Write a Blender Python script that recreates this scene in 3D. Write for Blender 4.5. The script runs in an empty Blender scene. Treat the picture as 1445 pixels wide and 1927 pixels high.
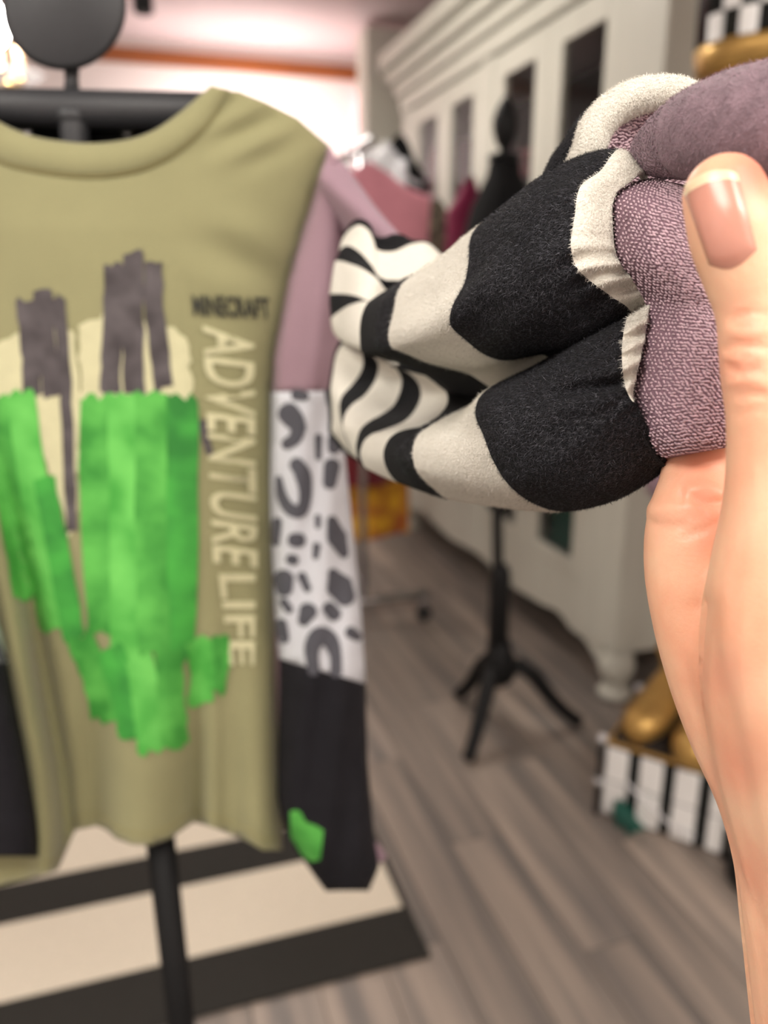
import bpy, bmesh, math, random
import numpy as np
from mathutils import Vector, Matrix
from mathutils.geometry import delaunay_2d_cdt
from mathutils.bvhtree import BVHTree

random.seed(7)
rng = np.random.default_rng(7)
scene = bpy.context.scene
COL = scene.collection

# ------------------------------------------------------------------ camera
W, H, F = 1445.0, 1927.0, 1480.0
CAM = np.array([0.0, 0.0, 1.15])
PITCH, YAW = math.radians(15.753), math.radians(17.42)
FW = np.array([math.sin(YAW) * math.cos(PITCH), math.cos(YAW) * math.cos(PITCH), -math.sin(PITCH)])
RT = np.array([math.cos(YAW), -math.sin(YAW), 0.0])
UP = np.cross(RT, FW)
FH = np.array([math.sin(YAW), math.cos(YAW), 0.0])

cd = bpy.data.cameras.new('camera')
cam = bpy.data.objects.new('camera', cd)
COL.objects.link(cam)
cam.matrix_world = Matrix(((RT[0], UP[0], -FW[0], CAM[0]), (RT[1], UP[1], -FW[1], CAM[1]),
                           (RT[2], UP[2], -FW[2], CAM[2]), (0, 0, 0, 1)))
cd.sensor_fit = 'VERTICAL'
cd.sensor_height = 36.0
cd.lens = F / H * 36.0
cd.clip_start = 0.01
cd.dof.use_dof = True
cd.dof.focus_distance = 0.237
cd.dof.aperture_fstop = 6.4
scene.camera = cam

# ------------------------------------------------------------------ view, world, room lights
vs = scene.view_settings
vs.view_transform = 'Standard'
vs.look = 'None'
vs.exposure = 0.12
vs.gamma = 1.0
vs.use_curve_mapping = False
world = bpy.data.worlds.new('World')
scene.world = world
world.use_nodes = True
world.node_tree.nodes['Background'].inputs[0].default_value = (1.0, 0.93, 0.86, 1)
world.node_tree.nodes['Background'].inputs[1].default_value = 0.25

CEIL = 2.37


def area(name, loc, size, power, color, rot=(0, 0, 0), size_y=None, spread=None):
    l = bpy.data.lights.new(name, 'AREA')
    l.shape = 'RECTANGLE'
    l.size = size
    l.size_y = size_y or size
    l.energy = power
    l.color = color
    if spread:
        l.spread = spread
    o = bpy.data.objects.new(name, l)
    o.location = loc
    o.rotation_euler = rot
    COL.objects.link(o)
    return o


# ceiling panels of the shop (frames are built with the ceiling below)
PANELS = [((0.45, -0.95, CEIL - 0.03), 1.4, 0.6, 38.0, (1.0, 0.955, 0.89)),
          ((-1.35, -0.25, CEIL - 0.03), 0.9, 0.9, 31.0, (1.0, 0.955, 0.89)),
          ((0.35, 2.55, CEIL - 0.03), 0.5, 0.5, 17.0, (1.0, 0.94, 0.86))]
for i, (loc, sx, sy, pw, colr) in enumerate(PANELS):
    area('panel_light', loc, sx, pw, colr, size_y=sy)


def ray(px, py):
    return FW + (px - W / 2) / F * RT - (py - H / 2) / F * UP


def P(px, py, d):
    """point seen at pixel (px,py), at distance d along the view axis"""
    return CAM + d * ray(px, py)


def PH(px, py, hd):
    """point seen at pixel, on the upright plane at level distance hd"""
    r = ray(px, py)
    return CAM + r * (hd / r.dot(FH))


def FL(px, py, z=0.0):
    r = ray(px, py)
    return CAM + r * ((z - CAM[2]) / r[2])


def PX(px, py, x):
    r = ray(px, py)
    return CAM + r * (x / r[0])


def PY(px, py, y):
    r = ray(px, py)
    return CAM + r * (y / r[1])


# ------------------------------------------------------------------ materials
def mat(name, color, rough=0.6, metal=0.0, noise=0.0, nscale=20.0, bump=0.0, bscale=60.0, sheen=0.0,
        sss=0.0, sssr=(0.01, 0.004, 0.002), color2=None, spec=0.5, stretch=None, detail=3.0, objrand=0.0,
        alpha=1.0, trans=0.0, emit=None, estr=0.0):
    m = bpy.data.materials.new(name)
    m.use_nodes = True
    nt = m.node_tree
    b = nt.nodes['Principled BSDF']
    b.inputs['Roughness'].default_value = rough
    b.inputs['Metallic'].default_value = metal
    b.inputs['Specular IOR Level'].default_value = spec
    b.inputs['Base Color'].default_value = (*color, 1)
    if sheen:
        b.inputs['Sheen Weight'].default_value = sheen
        b.inputs['Sheen Roughness'].default_value = 0.5
    if sss:
        b.inputs['Subsurface Weight'].default_value = sss
        b.inputs['Subsurface Radius'].default_value = (1.0, 0.45, 0.28)
        b.inputs['Subsurface Scale'].default_value = sssr[0]
    if trans:
        b.inputs['Transmission Weight'].default_value = trans
    if alpha < 1:
        b.inputs['Alpha'].default_value = alpha
    if emit:
        b.inputs['Emission Color'].default_value = (*emit, 1)
        b.inputs['Emission Strength'].default_value = estr
    tc = None

    def coords(scale):
        nonlocal tc
        if tc is None:
            tc = nt.nodes.new('ShaderNodeTexCoord')
        mp = nt.nodes.new('ShaderNodeMapping')
        s = stretch or (1, 1, 1)
        mp.inputs['Scale'].default_value = (s[0], s[1], s[2])
        nt.links.new(tc.outputs['Object'], mp.inputs['Vector'])
        n = nt.nodes.new('ShaderNodeTexNoise')
        n.inputs['Scale'].default_value = scale
        n.inputs['Detail'].default_value = detail
        nt.links.new(mp.outputs[0], n.inputs['Vector'])
        return n, mp
    if noise or color2:
        n, mp = coords(nscale)
        ramp = nt.nodes.new('ShaderNodeValToRGB')
        ramp.color_ramp.elements[0].position = 0.32
        ramp.color_ramp.elements[1].position = 0.68
        c2 = color2 or tuple(min(1, c * (1 + noise)) for c in color)
        c1 = color if color2 else tuple(c * (1 - noise) for c in color)
        ramp.color_ramp.elements[0].color = (*c1, 1)
        ramp.color_ramp.elements[1].color = (*c2, 1)
        nt.links.new(n.outputs['Fac'], ramp.inputs[0])
        out = ramp.outputs[0]
        if objrand:
            oi = nt.nodes.new('ShaderNodeObjectInfo')
            mr = nt.nodes.new('ShaderNodeMapRange')
            mr.inputs[3].default_value = 1 - objrand
            mr.inputs[4].default_value = 1 + objrand
            nt.links.new(oi.outputs['Random'], mr.inputs[0])
            hs = nt.nodes.new('ShaderNodeHueSaturation')
            nt.links.new(mr.outputs[0], hs.inputs['Value'])
            nt.links.new(out, hs.inputs['Color'])
            out = hs.outputs[0]
            add = nt.nodes.new('ShaderNodeVectorMath')
            add.operation = 'ADD'
            vm = nt.nodes.new('ShaderNodeVectorMath')
            vm.operation = 'SCALE'
            vm.inputs[0].default_value = (7, 13, 5)
            nt.links.new(oi.outputs['Random'], vm.inputs['Scale'])
            nt.links.new(tc.outputs['Object'], add.inputs[0])
            nt.links.new(vm.outputs[0], add.inputs[1])
            nt.links.new(add.outputs[0], mp.inputs['Vector'])
        nt.links.new(out, b.inputs['Base Color'])
    if bump:
        n, mp = coords(bscale)
        bp = nt.nodes.new('ShaderNodeBump')
        bp.inputs['Strength'].default_value = bump
        bp.inputs['Distance'].default_value = 0.002
        nt.links.new(n.outputs['Fac'], bp.inputs['Height'])
        nt.links.new(bp.outputs[0], b.inputs['Normal'])
    return m


def srgb(r, g, b):
    def f(c):
        c /= 255.0
        return c / 12.92 if c <= 0.04045 else ((c + 0.055) / 1.055) ** 2.4
    return (f(r), f(g), f(b))


M = {}
M['olive'] = mat('olive_jersey', srgb(142, 139, 101), 0.9, noise=0.05, nscale=14, bump=0.15, bscale=900, sheen=0.15)
M['olive_in'] = M['olive']
M['mauve'] = mat('mauve_jersey', srgb(148, 120, 130), 0.9, noise=0.05, nscale=12, bump=0.15, bscale=900, sheen=0.15)
M['mauve2'] = mat('pale_mauve_jersey', srgb(152, 124, 136), 0.9, noise=0.05, nscale=12, sheen=0.15)
M['leo_bg'] = mat('leopard_ground', srgb(204, 206, 212), 0.9, noise=0.04, nscale=30, bump=0.1, bscale=700)
M['leo_spot'] = mat('leopard_spot', srgb(80, 80, 87), 0.9, noise=0.06, nscale=60)
M['char'] = mat('charcoal_jersey', srgb(30, 29, 33), 0.95, noise=0.12, nscale=50, bump=0.15, bscale=900, spec=0.2)
M['thread'] = mat('olive_thread', srgb(150, 140, 92), 0.9)
M['green'] = mat('green_print', srgb(52, 138, 48), 0.75, nscale=34, color2=srgb(96, 186, 80), detail=2)
M['green3'] = mat('light_green_print', srgb(66, 158, 58), 0.75, nscale=30, color2=srgb(110, 200, 92), detail=2)
M['green2'] = mat('dark_green_print', srgb(40, 122, 44), 0.75, nscale=30, color2=srgb(72, 172, 66), detail=2)
M['ink'] = mat('charcoal_print', srgb(64, 58, 60), 0.8, nscale=60, color2=srgb(92, 86, 88))
M['black_ink'] = mat('black_print', srgb(52, 52, 44), 0.8, noise=0.1, nscale=200)
M['cream_ink'] = mat('cream_print', srgb(200, 196, 158), 0.8, noise=0.05, nscale=90)
M['pink_ink'] = mat('pink_print', srgb(232, 120, 200), 0.8, noise=0.04)
M['flc_b'] = mat('black_fleece', srgb(20, 20, 23), 1.0, noise=0.25, nscale=700, bump=0.8, bscale=1500, sheen=0.06, spec=0.1)
M['flc_w'] = mat('white_fleece', srgb(222, 218, 206), 1.0, noise=0.04, nscale=500, bump=0.5, bscale=1300, sheen=0.2, spec=0.15)
M['fib_glint'] = mat('grey_glint_fibre', srgb(86, 86, 94), 0.5, noise=0.3, nscale=900, spec=0.5)  # sparse grey fuzz, paler than the fleece to paint in its glints
M['fib_b'] = mat('black_fibre', srgb(36, 36, 41), 0.7, noise=0.8, nscale=900, spec=0.35)
M['fib_w'] = mat('white_fibre', srgb(232, 228, 218), 0.8, noise=0.03, nscale=900, spec=0.3)
M['knit'] = mat('mauve_knit_ground', srgb(128, 100, 112), 1.0, noise=0.15, nscale=600, bump=0.5, bscale=1200)
M['yarn'] = mat('mauve_yarn', srgb(196, 166, 176), 0.42, noise=0.28, nscale=900, sheen=0.3)
M['fib_m'] = mat('mauve_fibre', srgb(150, 126, 136), 0.8, noise=0.3, nscale=300)
M['knit_soft'] = mat('mauve_brushed_knit', srgb(134, 112, 121), 1.0, noise=0.2, nscale=140, bump=0.35, bscale=1600, sheen=0.3)
M['skin'] = mat('skin', srgb(244, 176, 142), 0.42, sss=0.25, sssr=(0.006, 0, 0), nscale=40, color2=srgb(252, 204, 170),
                bump=0.10, bscale=900, detail=5)
M['nail'] = mat('fingernail', srgb(206, 146, 128), 0.22, sss=0.2, sssr=(0.004, 0, 0), noise=0.04, nscale=80)
M['nail_tip'] = mat('nail_free_edge', srgb(240, 214, 178), 0.3, sss=0.2, sssr=(0.004, 0, 0), noise=0.03)
M['blackm'] = mat('black_powder_coat', srgb(48, 49, 52), 0.5, noise=0.05, nscale=200, bump=0.05, bscale=900)
M['blackp'] = mat('black_paint', srgb(11, 11, 12), 0.6, spec=0.25, noise=0.08, nscale=60)
M['blackc'] = mat('black_cloth', srgb(12, 12, 13), 0.95, noise=0.2, nscale=90, spec=0.2)
M['chrome'] = mat('chrome', srgb(196, 196, 198), 0.18, 1.0, noise=0.05, nscale=10)
M['white_wood'] = mat('cream_painted_wood', srgb(190, 189, 177), 0.45, noise=0.03, nscale=18, bump=0.06, bscale=40, stretch=(1, 1, 0.2))
M['inside'] = mat('cabinet_inside', srgb(58, 50, 48), 0.8, noise=0.1, nscale=8)
M['glass'] = mat('door_glass', (0.02, 0.022, 0.022), 0.06, alpha=0.2, spec=0.5)
M['plank'] = mat('grey_brown_plank', srgb(94, 89, 86), 0.5, nscale=2.4, color2=srgb(152, 138, 126), stretch=(9, 0.45, 1),
                 objrand=0.2, bump=0.05, bscale=60, detail=6)
M['sub'] = mat('subfloor', srgb(52, 46, 42), 0.9, noise=0.1)
M['rug_b'] = mat('black_rug_weave', srgb(37, 35, 31), 1.0, noise=0.12, nscale=130, bump=0.6, bscale=400)
M['rug_c'] = mat('cream_rug_weave', srgb(212, 202, 184), 1.0, noise=0.05, nscale=130, bump=0.6, bscale=400)
M['wall'] = mat('white_wall_paint', srgb(232, 224, 220), 0.8, noise=0.02, nscale=3, bump=0.04, bscale=80)
M['ceil'] = mat('ceiling_paint', srgb(206, 190, 190), 0.85, noise=0.02, nscale=3)
M['trimw'] = mat('orange_brown_wood', srgb(150, 84, 34), 0.45, nscale=6, color2=srgb(118, 62, 24), stretch=(0.6, 8, 8))
M['gold'] = mat('gold_paint', srgb(192, 154, 88), 0.38, 0.65, noise=0.1, nscale=25)
M['chk_w'] = mat('white_enamel', srgb(240, 240, 238), 0.25, noise=0.02, nscale=30)
M['chk_b'] = mat('black_enamel', srgb(18, 24, 24), 0.25, noise=0.1, nscale=30)
M['teal'] = mat('dark_teal_felt', srgb(26, 82, 70), 0.85, noise=0.12, nscale=60)
M['pink'] = mat('pink_cotton', srgb(214, 144, 158), 0.9, noise=0.05, nscale=20)
M['magenta'] = mat('magenta_satin', srgb(130, 34, 74), 0.5, noise=0.12, nscale=12)
M['purple'] = mat('purple_cotton', srgb(104, 76, 118), 0.8, noise=0.12, nscale=18)
M['dred'] = mat('dark_red_velvet', srgb(104, 14, 26), 0.8, noise=0.2, nscale=20, sheen=0.2)
M['flame'] = mat('orange_print_cotton', srgb(150, 62, 34), 0.8, nscale=17, color2=srgb(226, 172, 40), detail=1.2)
M['patt'] = mat('olive_black_print', srgb(40, 38, 34), 0.85, nscale=38, color2=srgb(138, 130, 110), detail=1)
M['brown'] = mat('tan_leather', srgb(150, 96, 62), 0.5, noise=0.1, nscale=14)
M['film'] = mat('clear_garment_bag', (0.85, 0.86, 0.9), 0.12, alpha=0.45, noise=0.05, nscale=20, spec=0.9)
M['rubber'] = mat('black_rubber', srgb(30, 30, 30), 0.7, noise=0.1)
M['bulb'] = mat('lit_bulb', (1, 0.95, 0.85), 0.4, noise=0.02, emit=(1.0, 0.96, 0.9), estr=60.0)
M['wax'] = mat('candle_sleeve', srgb(214, 176, 140), 0.5, noise=0.05)
M['crystal'] = mat('clear_crystal', (0.9, 0.9, 0.92), 0.05, noise=0.02, alpha=0.5, spec=1.0)
M['brass'] = mat('pale_brass', srgb(220, 190, 130), 0.2, 1.0, noise=0.05)
M['pinkled'] = mat('pink_led_tube', (1, 0.4, 0.5), 0.4, noise=0.02, emit=(1.0, 0.25, 0.34), estr=6.0)
M['diff'] = mat('panel_diffuser', (0.95, 0.95, 0.92), 0.6, noise=0.01, emit=(1, 0.93, 0.84), estr=3.0)


# ------------------------------------------------------------------ mesh helpers
def link(name, me, m, parent=None, smooth=True):
    o = bpy.data.objects.new(name, me)
    COL.objects.link(o)
    if m is not None:
        for mm in (m if isinstance(m, (list, tuple)) else [m]):
            me.materials.append(mm)
    if smooth:
        me.polygons.foreach_set('use_smooth', [True] * len(me.polygons))
    if parent is not None:
        o.parent = parent
        o.matrix_parent_inverse = parent_inv(parent)
    return o


def parent_inv(p):
    mw = Matrix.LocRotScale(p.location, p.rotation_euler, p.scale)
    if p.parent is not None:
        mw = p.parent_world @ mw if hasattr(p, 'parent_world') else parent_world(p)
    return mw.inverted()


def parent_world(p):
    mw = Matrix.LocRotScale(p.location, p.rotation_euler, p.scale)
    if p.parent is not None:
        mw = parent_world(p.parent) @ p.matrix_parent_inverse @ mw
    return mw


def mesh(name, v, f, m, parent=None, smooth=True, mi=None):
    me = bpy.data.meshes.new(name)
    me.from_pydata([tuple(map(float, p)) for p in v], [], [tuple(map(int, q)) for q in f])
    o = link(name, me, m, parent, smooth)
    if mi is not None:
        me.polygons.foreach_set('material_index', mi)
    me.update()
    return o


def thing(name, label, cat, loc=(0, 0, 0), group=None):
    o = bpy.data.objects.new(name, None)
    COL.objects.link(o)
    o.location = tuple(map(float, loc))
    o.empty_display_size = 0.05
    return tag(o, label, cat, group)


def tag(o, label, cat, group=None):
    o['label'] = label
    o['category'] = cat
    if group:
        o['group'] = group
    return o


def struct(o):
    o['kind'] = 'structure'
    return o


def solid(o, t, off=0.0):
    md = o.modifiers.new('thickness', 'SOLIDIFY')
    md.thickness = t
    md.offset = off
    return o


def bevel(o, w, n=2):
    md = o.modifiers.new('bevel', 'BEVEL')
    md.width = w
    md.segments = n
    md.limit_method = 'ANGLE'
    return o


def subsurf(o, n=1):
    md = o.modifiers.new('subsurf', 'SUBSURF')
    md.levels = n
    md.render_levels = n
    return o


BOXF = [(0, 3, 2, 1), (4, 5, 6, 7), (0, 1, 5, 4), (1, 2, 6, 5), (2, 3, 7, 6), (3, 0, 4, 7)]


def box(name, x0, x1, y0, y1, z0, z1, m, parent=None, bv=0.0):
    v = [(x0, y0, z0), (x1, y0, z0), (x1, y1, z0), (x0, y1, z0), (x0, y0, z1), (x1, y0, z1), (x1, y1, z1), (x0, y1, z1)]
    o = mesh(name, v, BOXF, m, parent, smooth=False)
    if bv:
        bevel(o, bv)
    return o


def cr(pts, n):
    """Catmull-Rom resample of a polyline (k columns) by chord length to n points"""
    p = np.asarray(pts, float)
    seg = np.linalg.norm(np.diff(p[:, :2], axis=0), axis=1) + 1e-6
    t = np.concatenate([[0], np.cumsum(seg)])
    t /= t[-1]
    q = np.linspace(0, 1, n)
    m = np.zeros_like(p)
    m[1:-1] = (p[2:] - p[:-2]) / (t[2:] - t[:-2])[:, None]
    m[0] = (p[1] - p[0]) / (t[1] - t[0])
    m[-1] = (p[-1] - p[-2]) / (t[-1] - t[-2])
    i = np.clip(np.searchsorted(t, q, side='right') - 1, 0, len(t) - 2)
    h = (t[i + 1] - t[i])[:, None]
    s = ((q - t[i]) / (t[i + 1] - t[i]))[:, None]
    return ((2 * s**3 - 3 * s**2 + 1) * p[i] + (s**3 - 2 * s**2 + s) * h * m[i]
            + (-2 * s**3 + 3 * s**2) * p[i + 1] + (s**3 - s**2) * h * m[i + 1])


def tube_geo(path, rad, n=12, cap=True, flat=None):
    path = np.asarray(path, float)
    k = len(path)
    rad = np.broadcast_to(np.asarray(rad, float), (k,))
    tan = np.gradient(path, axis=0)
    tan /= np.linalg.norm(tan, axis=1)[:, None] + 1e-9
    ref = np.array([0, 0, 1.0]) if abs(tan[0][2]) < 0.9 else np.array([1.0, 0, 0])
    a = np.cross(tan[0], ref)
    a /= np.linalg.norm(a)
    v, f = [], []
    for i in range(k):
        a = a - tan[i] * a.dot(tan[i])
        a /= np.linalg.norm(a) + 1e-9
        b = np.cross(tan[i], a)
        for j in range(n):
            th = 2 * math.pi * j / n
            v.append(path[i] + rad[i] * (math.cos(th) * a + math.sin(th) * b))
    for i in range(k - 1):
        for j in range(n):
            j2 = (j + 1) % n
            f.append((i * n + j, i * n + j2, (i + 1) * n + j2, (i + 1) * n + j))
    if cap:
        f.append(tuple(range(n - 1, -1, -1)))
        f.append(tuple((k - 1) * n + j for j in range(n)))
    return v, f


def tube(name, path, rad, m, parent=None, n=12):
    v, f = tube_geo(path, rad, n)
    return mesh(name, v, f, m, parent)


def lathe(name, prof, center, m, parent=None, n=24, sx=1.0, sy=1.0, rot=None):
    """prof = [(r,z)...] revolved about the upright axis at center"""
    v, f = [], []
    k = len(prof)
    for r, z in prof:
        for j in range(n):
            th = 2 * math.pi * j / n
            p = Vector((r * math.cos(th) * sx, r * math.sin(th) * sy, z))
            if rot:
                p = rot @ p
            v.append((center[0] + p.x, center[1] + p.y, center[2] + p.z))
    for i in range(k - 1):
        for j in range(n):
            j2 = (j + 1) % n
            f.append((i * n + j, i * n + j2, (i + 1) * n + j2, (i + 1) * n + j))
    f.append(tuple(range(n - 1, -1, -1)))
    f.append(tuple((k - 1) * n + j for j in range(n)))
    o = mesh(name, v, f, m, parent)
    o.data.polygons[len(f) - 1].use_smooth = False
    o.data.polygons[len(f) - 2].use_smooth = False
    return o


def inside_poly(pts, poly):
    x, y = pts[:, 0], pts[:, 1]
    c = np.zeros(len(pts), bool)
    j = len(poly) - 1
    for i in range(len(poly)):
        xi, yi = poly[i]
        xj, yj = poly[j]
        hit = ((yi > y) != (yj > y)) & (x < (xj - xi) * (y - yi) / (yj - yi + 1e-12) + xi)
        c ^= hit
        j = i
    return c


def densify(poly, step):
    out = []
    for i in range(len(poly)):
        a = np.array(poly[i], float)
        b = np.array(poly[(i + 1) % len(poly)], float)
        n = max(1, int(np.linalg.norm(b - a) / step))
        for k in range(n):
            out.append(a + (b - a) * k / n)
    return np.array(out)


def patch_geo(poly, step):
    """triangulated flat outline with inner points: 2-D verts and faces"""
    pl = densify(poly, step)
    x0, y0 = pl.min(0)
    x1, y1 = pl.max(0)
    gx, gy = np.meshgrid(np.arange(x0 + step * .5, x1, step), np.arange(y0 + step * .5, y1, step))
    gx = gx + (np.arange(gx.shape[0]) % 2)[:, None] * step * .5
    g = np.stack([gx.ravel(), gy.ravel()], 1)
    if len(g):
        g = g[inside_poly(g, pl)]
    if len(g):
        dd = np.sqrt(((g[:, None, :] - pl[None, :, :]) ** 2).sum(2)).min(1)
        g = g[dd > step * .45]
    vs_ = [Vector(p) for p in pl] + [Vector(p) for p in g]
    r = delaunay_2d_cdt(vs_, [], [list(range(len(pl)))], 1, 1e-6)
    return np.array([tuple(p) for p in r[0]]), [tuple(q) for q in r[2]]


def patch(name, poly, fn, m, parent, step=12.0, thick=0.0):
    v2, f = patch_geo(poly, step)
    v = [fn(x, y) for x, y in v2]
    # make faces look at the camera
    a, b, c = (np.array(v[i]) for i in f[0])
    if np.cross(b - a, c - a).dot(CAM - a) < 0:
        f = [tuple(reversed(q)) for q in f]
    o = mesh(name, v, f, m, parent)
    if thick:
        solid(o, thick, -1.0)
    return o


def ip(x, tab):
    return np.interp(x, [t[0] for t in tab], [t[1] for t in tab])


def gs(x, c, s):
    return math.exp(-((x - c) / s) ** 2)


# =================================================================== ROOM
XL, XR, Y0, YB = -2.3, 1.68, -1.6, 4.6
floor = struct(box('floor', XL, XR, Y0, YB, -0.06, -0.006, M['sub']))
pw, plen = 0.118, 0.92
plank_me = None
for i in range(int((XR + 1.2) / pw) + 1):
    x = -1.2 + i * pw
    off = (i * 0.37) % 1.0 * plen
    for j in range(-1, 6):
        y = YB - .004 - off * .0 - (j + 1) * plen - (off if j >= 0 else 0) + (0 if j >= 0 else plen * 0)
        if j == -1:
            y = YB - .004 - off
        if y < -.2 or x + pw > XR + .02:
            continue
        if plank_me is None:
            o = box('plank', 0.001, pw - 0.001, 0.001, plen - 0.001, -0.006, 0.0, M['plank'], floor)
            plank_me = o.data
        else:
            o = bpy.data.objects.new('plank', plank_me)
            COL.objects.link(o)
            o.parent = floor
        o.location = (x, y, 0)
        if j == -1:
            o.scale = (1, off / plen, 1)
            if off < .02:
                bpy.data.objects.remove(o)
struct(box('wall_back', XL, XR, YB, YB + 0.1, 0, CEIL, M['wall']))
struct(box('wall_left', XL - 0.1, XL, Y0, YB, 0, CEIL, M['wall']))
struct(box('wall_right', XR, XR + 0.1, Y0, YB, 0, CEIL, M['wall']))
struct(box('wall_front', XL, XR, Y0 - 0.1, Y0, 0, CEIL, M['wall']))
struct(box('ceiling', XL, XR, Y0, YB, CEIL, CEIL + 0.1, M['ceil']))
tr = struct(box('trim_1', XL, XR, YB - 0.035, YB, 2.245, 2.315, M['trimw'], bv=0.008))
struct(box('baseboard_back', XL, XR, YB - 0.018, YB, 0.001, 0.11, M['white_wood'], bv=0.005))
# pale wall return beyond the cabinet
pa = PY(690, 200, 3.95)
struct(box('trim_2', float(pa[0]), XR - .001, 3.95, 4.12, 0.001, 2.33, M['white_wood'], bv=0.006))

# ceiling light panels
plabel = ['long ceiling light panel nearest the front wall', 'square ceiling light panel near the left wall',
          'small ceiling light panel over the clothes rack']
for i, (loc, sx, sy, pwr, colr) in enumerate(PANELS):
    t = thing('ceiling_light', plabel[i], 'light', (loc[0], loc[1], CEIL), 'ceiling light panels')
    e = 0.03
    for (x0, x1, y0, y1) in ((-sx/2-e, sx/2+e, -sy/2-e, -sy/2), (-sx/2-e, sx/2+e, sy/2, sy/2+e),
                             (-sx/2-e, -sx/2, -sy/2, sy/2), (sx/2, sx/2+e, -sy/2, sy/2)):
        box('frame', loc[0]+x0, loc[0]+x1, loc[1]+y0, loc[1]+y1, CEIL-0.035, CEIL-0.001, M['white_wood'], t, 0.004)
    box('diffuser', loc[0]-sx/2, loc[0]+sx/2, loc[1]-sy/2, loc[1]+sy/2, CEIL-0.02, CEIL-0.012, M['diff'], t)

# pink led tube along the top of the wall return, lights the far corner
lx, ly, lz = 1.02, 4.36, 2.10
t = thing('led_tube', 'pink led tube on the far wall beside the pale wall return', 'light', (1.2, YB - .03, 1.9))
tube('tube', [(1.30, YB - 0.035, 1.35), (1.30, YB - 0.035, 2.2)], 0.012, M['pinkled'], t)
for zz in (1.34, 2.2):
    lathe('end_cap', [(0.015, 0), (0.015, 0.03)], (1.30, YB - 0.035, zz - .015), M['white_wood'], t, 12)
wl = thing('added_wall_light', 'added lamp, unseen behind the olive shirt, that brightens the far wall', 'light', (0.7, YB - .02, 1.72))  # lamp and housing added to brighten the far wall, hidden by the shirt
box('bracket', .68, .72, YB - .34, YB - .002, 1.70, 1.715, M['white_wood'], wl, .003)
box('housing', .45, .95, YB - .42, YB - .34, 1.66, 1.70, M['white_wood'], wl, .006)
area('added_wall_wash', (0.7, YB - .38, 1.705), 0.48, 18.0, (1.0, 0.86, 0.83), rot=(math.radians(128), 0, 0), size_y=0.06)

# =================================================================== RUG
ys = [1.06, 1.182, 1.365, 1.475, 1.66, 1.77, 1.955, 2.065]
rug = thing('striped_rug', 'rug with wide black and cream stripes under the display stand', 'rug', (-0.4, 1.5, 0))
rx0, rx1 = -1.25, 0.42
for i in range(len(ys) - 1):
    box('stripe', rx0 + .012, rx1 - .012, ys[i] + .0005, ys[i + 1] - .0005, 0.001, 0.009,
        M['rug_b'] if i % 2 == 0 else M['rug_c'], rug, 0.002)
for x0, x1 in ((rx0, rx0 + .012), (rx1 - .012, rx1)):
    box('binding', x0, x1, ys[0], ys[-1], 0.001, 0.010, M['rug_b'], rug, 0.002)

# =================================================================== CABINET
CX = 1.221
cy0, cy1 = float(PX(1200, 700, CX)[1]), 3.62
cab = thing('display_cabinet', 'tall cream painted cabinet with glass doors, scalloped apron and bun feet', 'cabinet', (CX + .2, 2.6, 0))
ww = M['white_wood']
cxb = 1.64
box('back_panel', cxb - .012, cxb, cy0 + .02, cy1 - .02, 0.2, 2.02, M['inside'], cab)
box('end_panel', CX + .03, cxb, cy0, cy0 + .025, 0.16, 2.0, ww, cab, .003)
box('end_panel', CX + .03, cxb, cy1 - .025, cy1, 0.16, 2.0, ww, cab, .003)
box('bottom_board', CX + .02, cxb, cy0 + .02, cy1 - .02, 0.27, 0.30, ww, cab)
box('top_board', CX + .0, cxb, cy0, cy1, 1.97, 2.0, ww, cab)
# cornice steps
for k, (dx, z0, z1) in enumerate(((0.012, 1.90, 1.965), (0.03, 1.965, 2.02), (0.055, 2.02, 2.075), (0.085, 2.075, 2.145))):
    box('cornice', CX - dx, cxb, cy0 - dx, cy1 + dx, z0 + .0005, z1, ww, cab, .008)
# doors
wy = lambda px: float(PX(px, 90, CX)[1])
WIN = [(wy(1136), wy(1056)), (wy(1007), wy(948)), (wy(891), wy(849)), (wy(823), wy(787))]
EXT = []
for k in (0, 2):
    mid_ = (WIN[k][1] + WIN[k + 1][0]) / 2
    sw = (WIN[k + 1][0] - WIN[k][1]) / 2
    EXT += [(WIN[k][0] - sw, mid_), (mid_, WIN[k + 1][1] + sw)]
starts = [e[0] for e in EXT]
for k in range(4):
    a, b = EXT[k][0] + .002, EXT[k][1] - .002
    w0, w1 = WIN[k]
    zt, zb = 1.895, 0.305
    door = box('door', CX + .004, CX + .028, a, w0, zb, zt, ww, cab, .003)
    box('stile', CX + .004, CX + .028, w1, b, zb, zt, ww, door, .003)
    box('rail', CX + .004, CX + .028, w0, w1, zt - .075, zt, ww, door, .003)
    box('rail', CX + .004, CX + .028, w0, w1, zb, zb + .05, ww, door, .003)
    box('glass_pane', CX + .014, CX + .018, w0 - .004, w1 + .004, zb + .05, zt - .075, M['glass'], door)
    yk = b - .03 if k % 2 == 0 else a + .03
    lathe('knob', [(0.004, 0), (0.006, .012), (0.013, .02), (0.011, .028), (0.003, .03)], (CX + .004, yk, 1.0), ww, door, 12,
          rot=Matrix.Rotation(-math.pi / 2, 3, 'Y'))
for a, b in ((cy0, EXT[0][0]), (EXT[1][1], EXT[2][0]), (EXT[3][1], cy1)):
    box('post', CX, CX + .06, a + .0005, b - .0005, 0.16, 1.905, ww, cab, .006)
led = thing('added_led_strip', 'added magenta strip on top of the cream cabinet that tints the ceiling', 'light', (1.5, 2.7, 2.15))  # glowing strip added to tint the ceiling above purple
tube('tube', [(1.5, 2.2, 2.157), (1.5, 3.3, 2.157)], .011, mat('magenta_ceiling_tint', (.8, .2, .6), .4, noise=.02, emit=(.75, .12, .6), estr=3.0), led, 10)
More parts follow.
